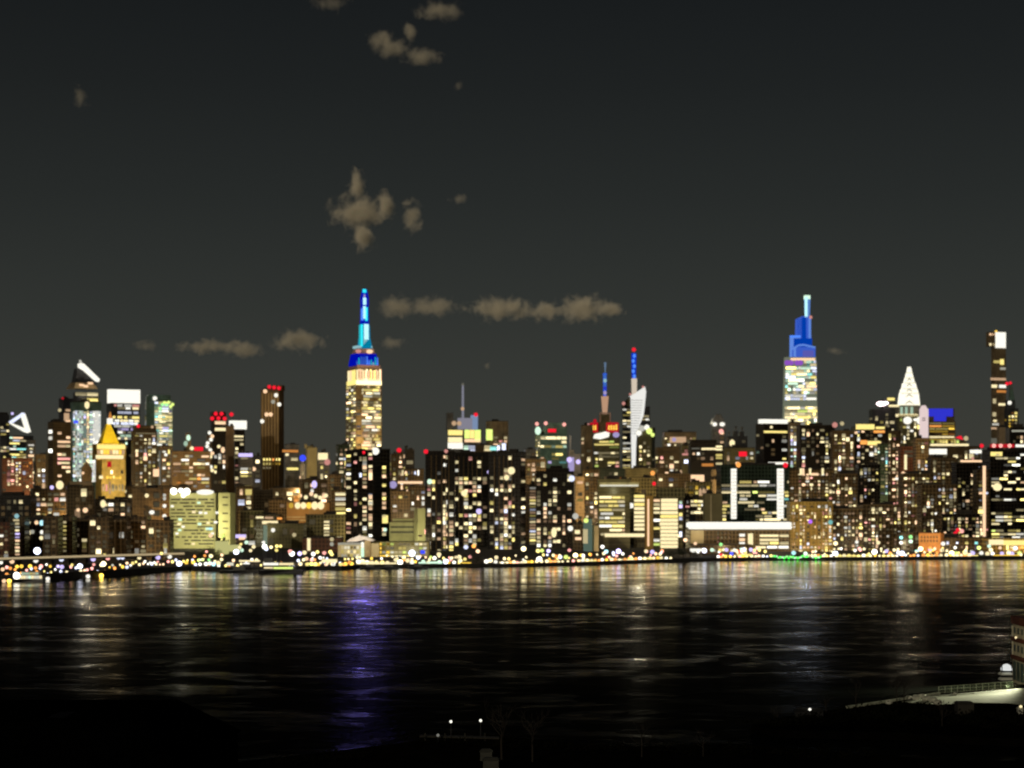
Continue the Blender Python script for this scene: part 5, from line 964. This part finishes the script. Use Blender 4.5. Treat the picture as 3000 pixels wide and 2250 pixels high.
PAVE = pmat('pale_paving', (.40,.42,.31), .8, .25, .4)
flat('promenade', [(2642,2056),(2700,2044),(2760,2035),(2966,2018),(3080,2012),(3080,2076),(2960,2060),(2840,2058),(2760,2064),(2690,2060)], 1.66, PAVE, 1.2)
# warehouse with hipped roof end, lower left
e = empty('warehouse', (W(150, 0, 300).x, 300, 1.3)); tag(e, 'pitch dark warehouse roof in the lower left corner', 'warehouse')
ze = W(0, 2112, 300).z-1.3; xw = lambda x, D=300: (x-1500)/F*D-e.location.x
m = MB(); m.taper(xw(-300), xw(590), -16, 40, -1.3, xw(-300), xw(590), -16, 40, ze-7.2); m.build('wall', pmat('tar_roof', (.0012,.0012,.0012), .95, spec=0), e)
m = MB(); m.taper(xw(-320), xw(600), -17, 41, ze-7.2, xw(-320), xw(425), 0, 30, ze); m.build('roof', pmat('tar_roof', (.0012,.0012,.0012), .95, spec=0), e)
m = MB(); m.taper(xw(120), xw(170), 4, 12, ze-.1, xw(120), xw(170), 4, 12, ze+.02); m.build('skylight', pmat('sooty_glass', (.002,.002,.002), .8, spec=.02), e)
# pier building at right edge
D = 452; e = empty('pier_building', (W(3010, 0, D).x, D, 1.6)); tag(e, 'tall banded pier building cut by the right edge', 'building'); xr = lambda x: (x-1500)/F*D-e.location.x; zr = lambda y: W(0, y, D).z-1.6
xa = xr(3012)
m = MB(); m.box(xa, xr(3160), 0, 14, -.5, zr(1822)); m.build('wall', pmat('tan_cladding', (.50,.44,.30), .8, .25, .4), e)
for y0, y1 in ((1815,1838),(1878,1890),(1932,1944)):
    m = MB(); m.box(xa-.35, xr(3164), -.35, 14.3, zr(y1), zr(y0)); m.build('red_band', pmat('rust_band', (.10,.03,.015), .8), e)
for i in range(4): m = MB(); m.box(xa-.08, xa+.1, .5+i*3.4, 3.2+i*3.4, .3, zr(1950)); m.build('glass_panel', pmat('green_glass', (.06,.09,.075), .3), e)
for i in range(4): 
    for y0, y1 in ((1848,1866),(1900,1920)): m = MB(); m.box(xa-.06, xa+.1, 1+i*3.4, 2.6+i*3.4, zr(y1), zr(y0)); m.build('window', pmat('green_glass', (.06,.09,.075), .3), e)
piece('wall_lamp', 'ball', lit('cream', 3), e, (xa-.4, 9.5, zr(1877)), (.6,.6,.7))
m = MB(); m.box(xa-.15, xa+.1, 13.6, 14.1, zr(1936), zr(1845)); m.build('corner_trim', pmat('pale_trim', (.6,.55,.4)), e)
D = 472; e = empty('dome_tent', (W(2950, 0, D).x, D, 1.6)); tag(e, 'white domed tent with striped awnings beside the pier building', 'tent'); xr2 = lambda x: (x-1500)/F*D-e.location.x; zr2 = lambda y: W(0, y, D).z-1.6
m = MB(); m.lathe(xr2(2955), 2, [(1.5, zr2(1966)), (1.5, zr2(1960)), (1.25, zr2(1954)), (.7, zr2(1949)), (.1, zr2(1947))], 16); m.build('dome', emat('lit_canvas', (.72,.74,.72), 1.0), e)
for y in (1972, 1987):
    m = MB(); m.taper(xr2(2932), xr2(2970), 0, 3, zr2(y+6), xr2(2938), xr2(2970), 1, 3, zr2(y)); m.build('awning', pmat('lit_awning', (.7,.72,.62), .7, .1), e)
m = MB()
for x in (2938, 2966): m.box(xr2(x), xr2(x)+.2, 1, 1.2, 0, zr2(1950))
m.box(xr2(2940), xr2(2968), 1.5, 3, 0, zr2(1966)); m.build('frame', STEEL, e)
# fence
P0 = W(2750, 2032, 0); D0, D1 = (H-1.66)*F/(2032-HY), (H-1.66)*F/(2016-HY)
q0 = Vector(((2750-1500)/F*D0, D0, 1.66)); q1 = Vector(((2968-1500)/F*D1, D1, 1.66)); e = empty('fence', q0); tag(e, 'pale mesh fence along the lit promenade', 'fence'); d = q1-q0
for i in range(13):
    c = d*(i/12); m = MB(); m.box(c.x-.06, c.x+.06, c.y-.06, c.y+.06, 0, 1.75); m.build('post', pmat('fence_steel', (.45,.5,.36), .6), e)
for z in (.18, .95, 1.7): m = MB(); m.tube([(0,0,z),(d.x,d.y,z)], .05); m.build('rail', pmat('fence_steel', (.45,.5,.36), .6), e)
m = MB()
for i in range(110):
    c = d*(i/110); m.box(c.x-.018, c.x+.018, c.y-.015, c.y+.015, .2, 1.65)
m.build('mesh_panel', pmat('fence_mesh', (.22,.28,.18), .6), e)
# low wall of the promenade
m = MB(); a = W(2640, 2052, 0)
def gp(x, y, z=1.6): D = (H-z)*F/(y-HY); return Vector(((x-1500)/F*D, D, z))
pa, pb = gp(2480, 2076), gp(2752, 2034); e = empty('low_wall', pa); tag(e, 'low pale sea wall running up to the fence', 'wall'); dd = pb-pa; nn = Vector((-dd.y, dd.x, 0)).normalized()*.25
m = MB(); m.hexa([tuple(-nn), tuple(dd-nn), tuple(dd+nn), tuple(nn)], [tuple(-nn+Vector((0,0,.55))), tuple(dd-nn+Vector((0,0,.55))), tuple(dd+nn+Vector((0,0,.55))), tuple(nn+Vector((0,0,.55)))]); m.build('wall', PAVE, e)
# boulders
def boulder(label, p, r, sd):
    rs = random.Random(sd); bm = bmesh.new(); bmesh.ops.create_icosphere(bm, subdivisions=2, radius=r)
    for v in bm.verts: v.co *= 1+rs.uniform(-.18,.18); v.co.z *= .7
    me = bpy.data.meshes.new('boulder'); bm.to_mesh(me); bm.free(); me.materials.append(pmat('pale_rock', (.45,.45,.36), .9, .3, .8)); o = bpy.data.objects.new('boulder', me); col.objects.link(o); o.location = p+Vector((0,0,r*.4)); o.rotation_euler = (0,0,rs.uniform(0,6)); tag(o, label, 'boulder', 'boulders on the promenade')
for i, (x, y, r, t) in enumerate(((2662,2048,.8,'nearest the sea wall end'),(2684,2050,1.1,'second from the sea wall end'),(2702,2046,1.0,'largest pale one under the fence corner'),(2714,2054,1.2,'in the middle of the row'),(2733,2056,1.1,'right of the middle one'),(2748,2064,1.0,'lowest one at the row end'),(2604,2062,.9,'standing alone beside the bare trees'),(2798,2036,.6,'small one below the fence'))): boulder('pale boulder '+t, gp(x, y), r, i)
# bare trees
def bare(label, p, h, sd, group):
    rs = random.Random(sd); e = empty('bare_tree', p); tag(e, label, 'tree', group); m = MB(); m2 = MB()
    m.tube([(0,0,-.3),(rs.uniform(-.2,.2),0,h*.4),(rs.uniform(-.4,.4),0,h*.7)], h*.022, h*.010, 6); m.build('trunk', BARK, e)
    def br(q, d, l, r, n):
        q2 = q+d*l; m2.tube([tuple(q), tuple(q+d*l*.5+Vector((rs.uniform(-.1,.1),rs.uniform(-.1,.1),.06))*l*.6), tuple(q2)], r, r*.5, 4)
        if n:
            for _ in range(rs.choice((2,3,3))):
                v = Vector((rs.gauss(0,.7), rs.gauss(0,.7), rs.uniform(.1,.9))); br(q+d*l*rs.uniform(.5,1), (d+v).normalized(), l*rs.uniform(.5,.75), r*.55, n-1)
    for i in range(7): br(Vector((0,0,h*rs.uniform(.3,.7))), Vector((rs.gauss(0,.6), rs.gauss(0,.6), rs.uniform(.4,1))).normalized(), h*.3, h*.009, 3)
    m2.build('branches', BARK, e)
for i, (x, y, h, t) in enumerate(((2508,2076,6,'bare tree alone on the dark spit'),(2628,2062,6.5,'bare tree left of the boulders'),(2648,2060,6,'bare tree touching the boulders'),(2276,2120,4,'small bare tree at the spit tip'),(2420,2092,4.5,'small bare tree beside the dark container'),(1470,2236,11,'bare tree rising from the near bank beside the pale crates'),(1560,2230,9,'bare tree on the near bank, second from the crates'),(1880,2216,6,'bare tree on the near bank below open water'),(2060,2214,5,'bare tree on the near bank opposite the spit tip'),(2760,2130,5,'bare tree near the shed on the spit'))): bare(t, gp(x, y, 1.4), h, i+3, 'bare trees on the near bank')
def scrub(name, pts, n, h, seed):
    rs = random.Random(seed); m = MB()
    for _ in range(n):
        x, y = rs.choice(pts); x += rs.gauss(0, 55); y += rs.gauss(0, 5); p = gp(x, y, 1.5); hh = h*rs.uniform(.4,1.2)
        for _ in range(26):
            d = Vector((rs.gauss(0,.8), rs.gauss(0,.8), abs(rs.gauss(.5,.35))))*hh; q = p+d; a = Vector((rs.gauss(0,1), rs.gauss(0,1), rs.gauss(0,1))).normalized(); b_ = a.orthogonal().normalized()*hh*.16; a = a*hh*.24
            i = len(m.v); m.v += [tuple(q-a), tuple(q+b_), tuple(q+a), tuple(q-b_)]; m.f.append((i,i+1,i+2,i+3)); m.mi.append(0)
    kind(m.build(name, pmat('dark_scrub', (.005,.005,.0025), .95, spec=0)), 'stuff')
scrub('undergrowth', [(2290,2122),(2380,2118),(2470,2104),(2560,2092),(2640,2082),(2700,2082),(2760,2086),(2820,2104),(2890,2096),(2960,2104),(3000,2112),(2600,2110),(2720,2112),(2860,2120),(2960,2130)], 330, 1.3, 4)
scrub('bank_scrub', [(1300,2172),(1500,2190),(1620,2186),(1740,2196),(1900,2202),(2020,2200),(2150,2200),(2350,2206),(2500,2216),(1000,2222),(820,2236)], 170, 1.0, 9)
# sheds and containers
def crate(name, label, cat, x, y, w, d, h, c, lit_top=None):
    p = gp(x, y, 1.5); e = empty(name, p); tag(e, label, cat); m = MB(); m.box(-w/2, w/2, 0, d, -.3, h); m.build('body', pmat('crate_'+name, c, .85, .3, .5), e)
    m = MB(); m.taper(-w/2-.15, w/2+.15, -.15, d+.15, h, -w/2+.3, w/2-.3, .4, d-.4, h+.5); m.build('roof', pmat('roof_'+name, tuple(v*.7 for v in c), .9), e)
    if lit_top: piece('lamp', 'ball', lit(lit_top, 3), e, (0, -.2, h+.5), (.7,.7,.6))
    return e
crate('shed', 'dark shed standing on the lit edge of the spit', 'shed', 2830, 2098, 3.6, 3, 2.6, (.03,.027,.02))
crate('shipping_container', 'dark container with one white lamp on the spit', 'container', 2372, 2106, 6, 2.5, 1.6, (.012,.012,.012), 'white')
crate('storage_box', 'pale storage box on the near bank at bottom centre', 'box', 1424, 2226, 2.2, 2, 1.4, (.05,.05,.04))
crate('storage_cabin', 'pale low cabin at the bottom edge centre', 'cabin', 1438, 2252, 2.8, 2, 1.4, (.05,.05,.04))
crate('guard_booth', 'small pale booth with a lamp at the lower right', 'booth', 2990, 2100, 1.1, 1.1, 1.8, (.4,.4,.34), 'cream')
e = empty('jetty', gp(1330, 2170, 1.5)); tag(e, 'short dim wooden jetty below the two small lamps', 'jetty')
m = MB(); m.hexa([(-7,2,.4),(9,-1,.4),(9,1,.4),(-7,4,.4)], [(-7,2,.7),(9,-1,.7),(9,1,.7),(-7,4,.7)]); m.build('deck', pmat('old_planks', (.022,.02,.015), .9, .4, 1.5), e)
for x in (-6, -2, 2, 6): m = MB(); m.box(x, x+.3, 1.2, 1.5, -2, 1.3); m.build('post', pmat('old_planks', (.07,.065,.045)), e)
for x, y, D, t, l in ((1321,2114,362,'small white lamp over dark water, left of the pair',3),(1408,2111,362,'small white lamp over dark water, right of the pair',3),(1283,2154,354,'dim tiny lamp at the end of the jetty',1)):
    p = W(x, y, D); e = empty('path_lamp', (p.x, D, 1.3)); tag(e, t, 'lamp'); k = D/F; piece('lamp_head', 'ball', lit('white', l), e, (0,0,p.z-1.3), (9*k,9*k,9*k)); piece('pole', 'box', STEEL, e, (0,.1,(p.z-1.3)/2), (.1,.1,p.z-1.3))
# ================================================================== CLOUDS (small volumes far beyond the city)
def cloud(label, lobes, dens=.012, D=9500, seed=0, ns=1.0):
    k = D/F
    xs = [l[0] for l in lobes]; x0 = min(l[0]-l[2] for l in lobes)-6; x1 = max(l[0]+l[2] for l in lobes)+6; y0 = min(l[1]-l[3] for l in lobes)-6; y1 = max(l[1]+l[3] for l in lobes)+6
    cx, cy = (x0+x1)/2, (y0+y1)/2; c = W(cx, cy, D); hw, hh = (x1-x0)/2*k, (y1-y0)/2*k; dp = min(hw, hh*1.6, 170)
    m = MB(); n = 20; prof = [(math.sin(math.pi*j/8)*1.18, -1.18*math.cos(math.pi*j/8)) for j in range(9)]
    m.lathe(0, 0, [(max(r, .02), z) for r, z in prof], n); m.v = [(x*hw*1.1, y*dp, z*hh*1.15) for x, y, z in m.v]
    mt = bpy.data.materials.new('cloud_vapour'); t = nt(mt); N = t.nodes.new; L = t.links.new
    tc = N('ShaderNodeTexCoord')
    nz = N('ShaderNodeTexNoise'); nz.inputs['Scale'].default_value = .017*ns; nz.inputs['Detail'].default_value = 3.5; nz.inputs['Roughness'].default_value = .58; nz.inputs['Distortion'].default_value = .5
    of = N('ShaderNodeVectorMath'); of.inputs[1].default_value = (seed*371., seed*53., 0); L(tc.outputs['Object'], of.inputs[0]); L(of.outputs[0], nz.inputs[0])
    acc = None
    for lx, ly, rx, ry in lobes:
        s_ = N('ShaderNodeVectorMath'); s_.operation = 'SUBTRACT'; s_.inputs[1].default_value = ((lx-cx)*k, 0, -(ly-cy)*k); L(tc.outputs['Object'], s_.inputs[0])
        d = N('ShaderNodeVectorMath'); d.operation = 'MULTIPLY'; d.inputs[1].default_value = (1/(rx*k), 1/dp, 1/(ry*k)); L(s_.outputs[0], d.inputs[0])
        ln = N('ShaderNodeVectorMath'); ln.operation = 'LENGTH'; L(d.outputs[0], ln.inputs[0])
        iv = N('ShaderNodeMath'); iv.operation = 'SUBTRACT'; iv.inputs[0].default_value = 1; L(ln.outputs['Value'], iv.inputs[1])
        if acc is None: acc = iv.outputs[0]
        else:
            mx = N('ShaderNodeMath'); mx.operation = 'MAXIMUM'; L(acc, mx.inputs[0]); L(iv.outputs[0], mx.inputs[1]); acc = mx.outputs[0]
    nn = N('ShaderNodeMapRange'); nn.inputs[1].default_value = .25; nn.inputs[2].default_value = .75; nn.inputs[3].default_value = -.85; nn.inputs[4].default_value = .55; L(nz.outputs[0], nn.inputs[0])
    ad = N('ShaderNodeMath'); L(acc, ad.inputs[0]); L(nn.outputs[0], ad.inputs[1])
    cl = N('ShaderNodeMapRange'); cl.inputs[1].default_value = 0; cl.inputs[2].default_value = 1.0; cl.inputs[3].default_value = 0; cl.inputs[4].default_value = dens*2.0; L(ad.outputs[0], cl.inputs[0])
    v = N('ShaderNodeVolumePrincipled'); v.inputs['Color'].default_value = (.98,.90,.73,1); v.inputs['Anisotropy'].default_value = -.45; L(cl.outputs[0], v.inputs['Density'])
    o = N('ShaderNodeOutputMaterial'); L(v.outputs[0], o.inputs['Volume'])
    ob = m.build('cloud', mt, loc=c); tag(ob, label, 'cloud', 'small clouds in the night sky')
CL = [('large star shaped tan cloud above the blue spired skyscraper', [(1055,622,88,52),(1045,545,22,48),(1062,690,34,48),(1130,600,26,36)], .012, 1),
 ('small tan cloud right beside the star shaped cloud', [(1208,634,30,54)], .010, 1),
 ('tiny faint cloud right of the star shaped cloud', [(1345,583,30,18)], .004, 1),
 ('long flat tan cloud right of the blue spire', [(1470,905,105,34),(1600,912,70,26),(1705,905,80,40),(1790,905,40,22)], .012, 1),
 ('faint flat cloud just right of the blue spire', [(1165,900,60,34),(1270,898,80,30)], .007, 1),
 ('short wispy cloud low right of the blue spire', [(1150,1006,52,20)], .005, 1),
 ('flat tan cloud low above the dark red lit tower', [(600,1016,90,24),(705,1022,72,28)], .009, 1),
 ('flat tan cloud low left of the blue spire', [(876,998,78,34)], .010, 1),
 ('little cloud above the pale box tower', [(425,1014,36,18)], .005, 1),
 ('faint cloud at the very top of the sky', [(1285,30,74,30)], .006, 1),
 ('faint bent cloud below the topmost cloud', [(1118,118,40,22),(1150,142,52,26),(1235,168,62,20),(1202,95,20,22)], .006, 1),
 ('tiny cloud high in the left sky', [(232,290,24,38)], .006, 1),
 ('wisp at the top edge left of the topmost cloud', [(965,10,60,22)], .003, 1),
 ('tiny wisp below the bent cloud', [(1344,250,18,18)], .004, 1),
 ('tiny wisp right of the blue spire, low down', [(1426,1073,14,14)], .004, 1),
 ('faint wisp right of the blue crowned skyscraper', [(2452,1028,34,12)], .003, 1)]
for i, (lab, lobes, dn, ns) in enumerate(CL): cloud(lab, lobes, dn, 9500+i*40, i+1, ns)
# ================================================================== LIGHTS
def flood(x, y, D, tx, ty, tD, P, c, cone=60, r=.6):
    l = bpy.data.lights.new('floodlight', 'SPOT'); l.energy = P; l.color = c; l.spot_size = math.radians(cone); l.spot_blend = .6; l.shadow_soft_size = r; l.specular_factor = .15
    o = bpy.data.objects.new('floodlight', l); col.objects.link(o); a = W(x, y, D); b = W(tx, ty, tD); o.location = a; o.rotation_euler = (b-a).to_track_quat('-Z', 'Y').to_euler()
def glow(x, y, D, P, c, r=1.0, spot=True):
    """an unseen light added to brighten facades; spots throw it inland"""
    l = bpy.data.lights.new('added_glow', 'SPOT' if spot else 'POINT'); l.energy = P; l.color = c; l.shadow_soft_size = r
    if spot: l.spot_size = math.radians(165); l.spot_blend = .5
    o = bpy.data.objects.new('added_glow', l); col.objects.link(o); o.location = W(x, y, D)
    if spot: o.rotation_euler = Vector((0,1,.12)).to_track_quat('-Z', 'Y').to_euler()
WARM = (1,.72,.36); GRN = (1,.95,.55)
flood(565, 1600, 1405, 565, 1510, 1470, 135000, GRN, 95); flood(665, 1590, 1400, 662, 1520, 1440, 80000, GRN, 80)
flood(324, 1330, 2390, 324, 1262, 2455, 330000, (1,.8,.3), 50); flood(330, 1440, 2385, 325, 1380, 2450, 190000, (1,.82,.42), 80); flood(250, 1190, 4590, 252, 1110, 4690, 500000, (1,.9,.7), 60)
flood(1067, 1135, 3400, 1067, 1075, 3475, 120000, (1,.75,.4), 60)
flood(1235, 1600, 1410, 1238, 1540, 1450, 50000, GRN, 80); flood(1178, 1600, 1430, 1178, 1550, 1480, 30000, GRN, 80)
flood(2730, 1605, 1355, 2728, 1578, 1380, 12000, (1,.75,.45), 110); flood(1050, 1560, 1270, 1055, 1582, 1292, 9000, (1,.95,.85), 110); flood(1055, 1650, 1272, 1055, 1615, 1290, 30000, (1,.85,.5), 130); flood(1170, 1655, 1268, 1170, 1615, 1300, 40000, (1,.9,.5), 140)
flood(1810, 1440, 1450, 1812, 1418, 1478, 7000, GRN, 150); flood(1745, 1610, 1380, 1745, 1570, 1402, 5000, WARM, 90); flood(2042, 1560, 1380, 2042, 1575, 1400, 4000, WARM, 110)
flood(800, 1150, 3040, 795, 1230, 3100, 60000, WARM, 90); flood(2378, 1620, 1370, 2378, 1560, 1402, 30000, WARM, 130); flood(900, 1530, 1600, 900, 1500, 1652, 26000, (1,.6,.25), 130)
for x in range(40, 3000, 118):
    d = shoreD(x); glow(x+random.uniform(-20,20), 1612, d+45 if x > 520 else d+150, random.uniform(14000, 26000)*(1 if x > 520 else .4), random.choice((WARM, (1,.8,.5), (1,.62,.28))))
for x, y, D, P in ((1100,1500,1640,40000),(650,1420,2000,70000),(330,1420,2200,60000),(880,1440,2000,60000),(1650,1420,1780,50000),(1960,1420,1900,60000),(2420,1400,2200,90000),(2600,1450,1800,60000),(2780,1420,1700,40000),(2300,1440,1750,40000),(2500,1500,1560,30000),(2660,1500,1520,30000)): glow(x, y, D, P, WARM)
def reflection_spot(x, y, D, P, c, r=8):  # unseen spots added on the towers to streak the river with coloured reflections
    a = W(x, y, D); l = bpy.data.lights.new('added_reflection_spot', 'SPOT'); l.energy = P; l.color = c; l.shadow_soft_size = r; l.spot_size = math.radians(40); l.spot_blend = .4
    o = bpy.data.objects.new('added_reflection_spot', l); col.objects.link(o); o.location = a; o.rotation_euler = (Vector((0,600,0))-a).to_track_quat('-Z', 'Y').to_euler()
reflection_spot(1068, 900, 3440, 520000, (.17,.12,1), 15); reflection_spot(1068, 985, 3440, 420000, (.30,.26,1), 12); reflection_spot(262, 1200, 3880, 330000, (1,.88,.66), 10); reflection_spot(330, 1190, 2430, 60000, (1,.75,.4), 6)
reflection_spot(2364, 900, 3410, 190000, (.62,.75,1)); reflection_spot(2664, 1120, 3600, 260000, (1,.82,.55)); reflection_spot(1870, 1160, 3940, 220000, (1,.9,.65)); reflection_spot(540, 1430, 1465, 6000, (1,.95,.75), 4); reflection_spot(2925, 990, 4220, 90000, (1,.95,.85))
flood(1066, 1345, 3390, 1066, 1235, 3463, 900000, (1,.70,.30), 80)
rg = random.Random(5)
for i in range(46):
    x = rg.uniform(30, 2970); D = rg.choice((1545, 1650, 1820, 2120, 2500)); glow(x, HY+(H-G-9)*F/D, D, rg.uniform(85000, 160000)*(D/1600)**2, rg.choice((WARM, (1,.78,.42), (1,.66,.3))))
flood(2966, 1935, 462, 2870, 2032, 455, 150000, (1,1,.66), 95, .3); flood(2964, 1940, 462, 2720, 2038, 455, 120000, (1,1,.66), 30, .3)
glow(2950, 1890, 450, 380, (1,.85,.55), .3, False); glow(2948, 2010, 446, 160, (.9,1,.65), .3, False)
# ================================================================== ADDED FILL LIGHT AND SKY
EL, AZ = math.radians(14), math.radians(200)
s = bpy.data.lights.new('added_fill_sun', 'SUN'); s.energy = .72; s.angle = math.radians(.5); s.color = (1,.87,.66); so = bpy.data.objects.new('added_fill_sun', s); col.objects.link(so)  # unseen sun lamp added to light clouds and walls as city glow would
dirv = Vector((math.sin(AZ)*math.cos(EL), math.cos(AZ)*math.cos(EL), math.sin(EL)))
so.rotation_euler = (-dirv).to_track_quat('-Z', 'Y').to_euler(); so.location = dirv*500
w = bpy.data.worlds.new('World'); sc.world = w; w.use_nodes = True; n = w.node_tree; n.nodes.clear(); N = n.nodes.new; L = n.links.new
sky = N('ShaderNodeTexSky'); sky.sky_type = 'NISHITA'; sky.sun_disc = False; sky.sun_elevation = EL; sky.sun_rotation = AZ
bg1 = N('ShaderNodeBackground'); bg1.inputs[1].default_value = .0008; L(sky.outputs[0], bg1.inputs[0])
tc = N('ShaderNodeTexCoord'); sp = N('ShaderNodeSeparateXYZ'); L(tc.outputs['Generated'], sp.inputs[0])
cr = N('ShaderNodeValToRGB'); L(sp.outputs[2], cr.inputs[0]); R_ = cr.color_ramp
stops = [(0,(.043,.0425,.0345)),(.05,(.0345,.0365,.0325)),(.10,(.0258,.028,.0250)),(.16,(.0170,.0187,.0170)),(.22,(.0108,.0118,.0110)),(.27,(.0074,.0082,.0080)),(.38,(.004,.005,.006)),(1,(.002,.0025,.003))]
R_.elements[0].position, R_.elements[0].color = stops[0][0], (*stops[0][1], 1); R_.elements[1].position, R_.elements[1].color = stops[-1][0], (*stops[-1][1], 1)
for p_, c_ in stops[1:-1]: q = R_.elements.new(p_); q.color = (*c_, 1)
bg2 = N('ShaderNodeBackground'); L(cr.outputs[0], bg2.inputs[0]); ad = N('ShaderNodeAddShader'); L(bg1.outputs[0], ad.inputs[0]); L(bg2.outputs[0], ad.inputs[1])
o = N('ShaderNodeOutputWorld'); L(ad.outputs[0], o.inputs[0])
# ================================================================== CAMERA
cam = bpy.data.cameras.new('camera'); co = bpy.data.objects.new('camera', cam); col.objects.link(co); sc.camera = co
co.location = (0,0,H); co.rotation_euler = (math.pi/2,0,0); cam.sensor_width = 36; cam.lens = F/3000*36; cam.shift_y = (HY-1125)/3000; cam.clip_end = 40000; cam.clip_start = 1
cam.dof.use_dof = True; cam.dof.focus_distance = 240; cam.dof.aperture_fstop = .215
sc.view_settings.view_transform = 'Standard'; sc.view_settings.look = 'None'; sc.view_settings.exposure = 0; sc.view_settings.gamma = 1
cy = sc.cycles; cy.max_bounces = 5; cy.diffuse_bounces = 1; cy.glossy_bounces = 2; cy.transmission_bounces = 2; cy.volume_bounces = 2; cy.use_denoising = True; cy.filter_width = 1.8; cy.sample_clamp_indirect = 4; cy.caustics_reflective = False; cy.caustics_refractive = False
ORD = ('leftmost','second from the left','third from the left','fourth from the left','fifth from the left','sixth from the left','seventh from the left','eighth from the left')
for l, ns in list(LABELS.items()):                     # shore lamps that look alike: told apart along the shore
    if len(ns) > 1 and 'shore lamp' in l:
        q = sorted((bpy.data.objects[k] for k in ns), key=lambda o: o.location.x/o.location.y)
        for i, o in enumerate(q):
            w_ = ('left one' if i == 0 else 'right one') if len(q) == 2 else ('rightmost' if i == len(q)-1 else (ORD[i] if i < 8 else None))
            if w_: o['label'] = f'{l}, {w_}'
        LABELS[l] = [o.name for o in q if o['label'] == l]
        for o in q:
            if not 4 <= len(o['label'].split()) <= 16: print('LEN', len(o['label'].split()), o['label'])
for l, ns in LABELS.items():
    if len(ns) > 1: print('DUP', l, ns)
    if not 4 <= len(l.split()) <= 16: print('LEN', len(l.split()), l)
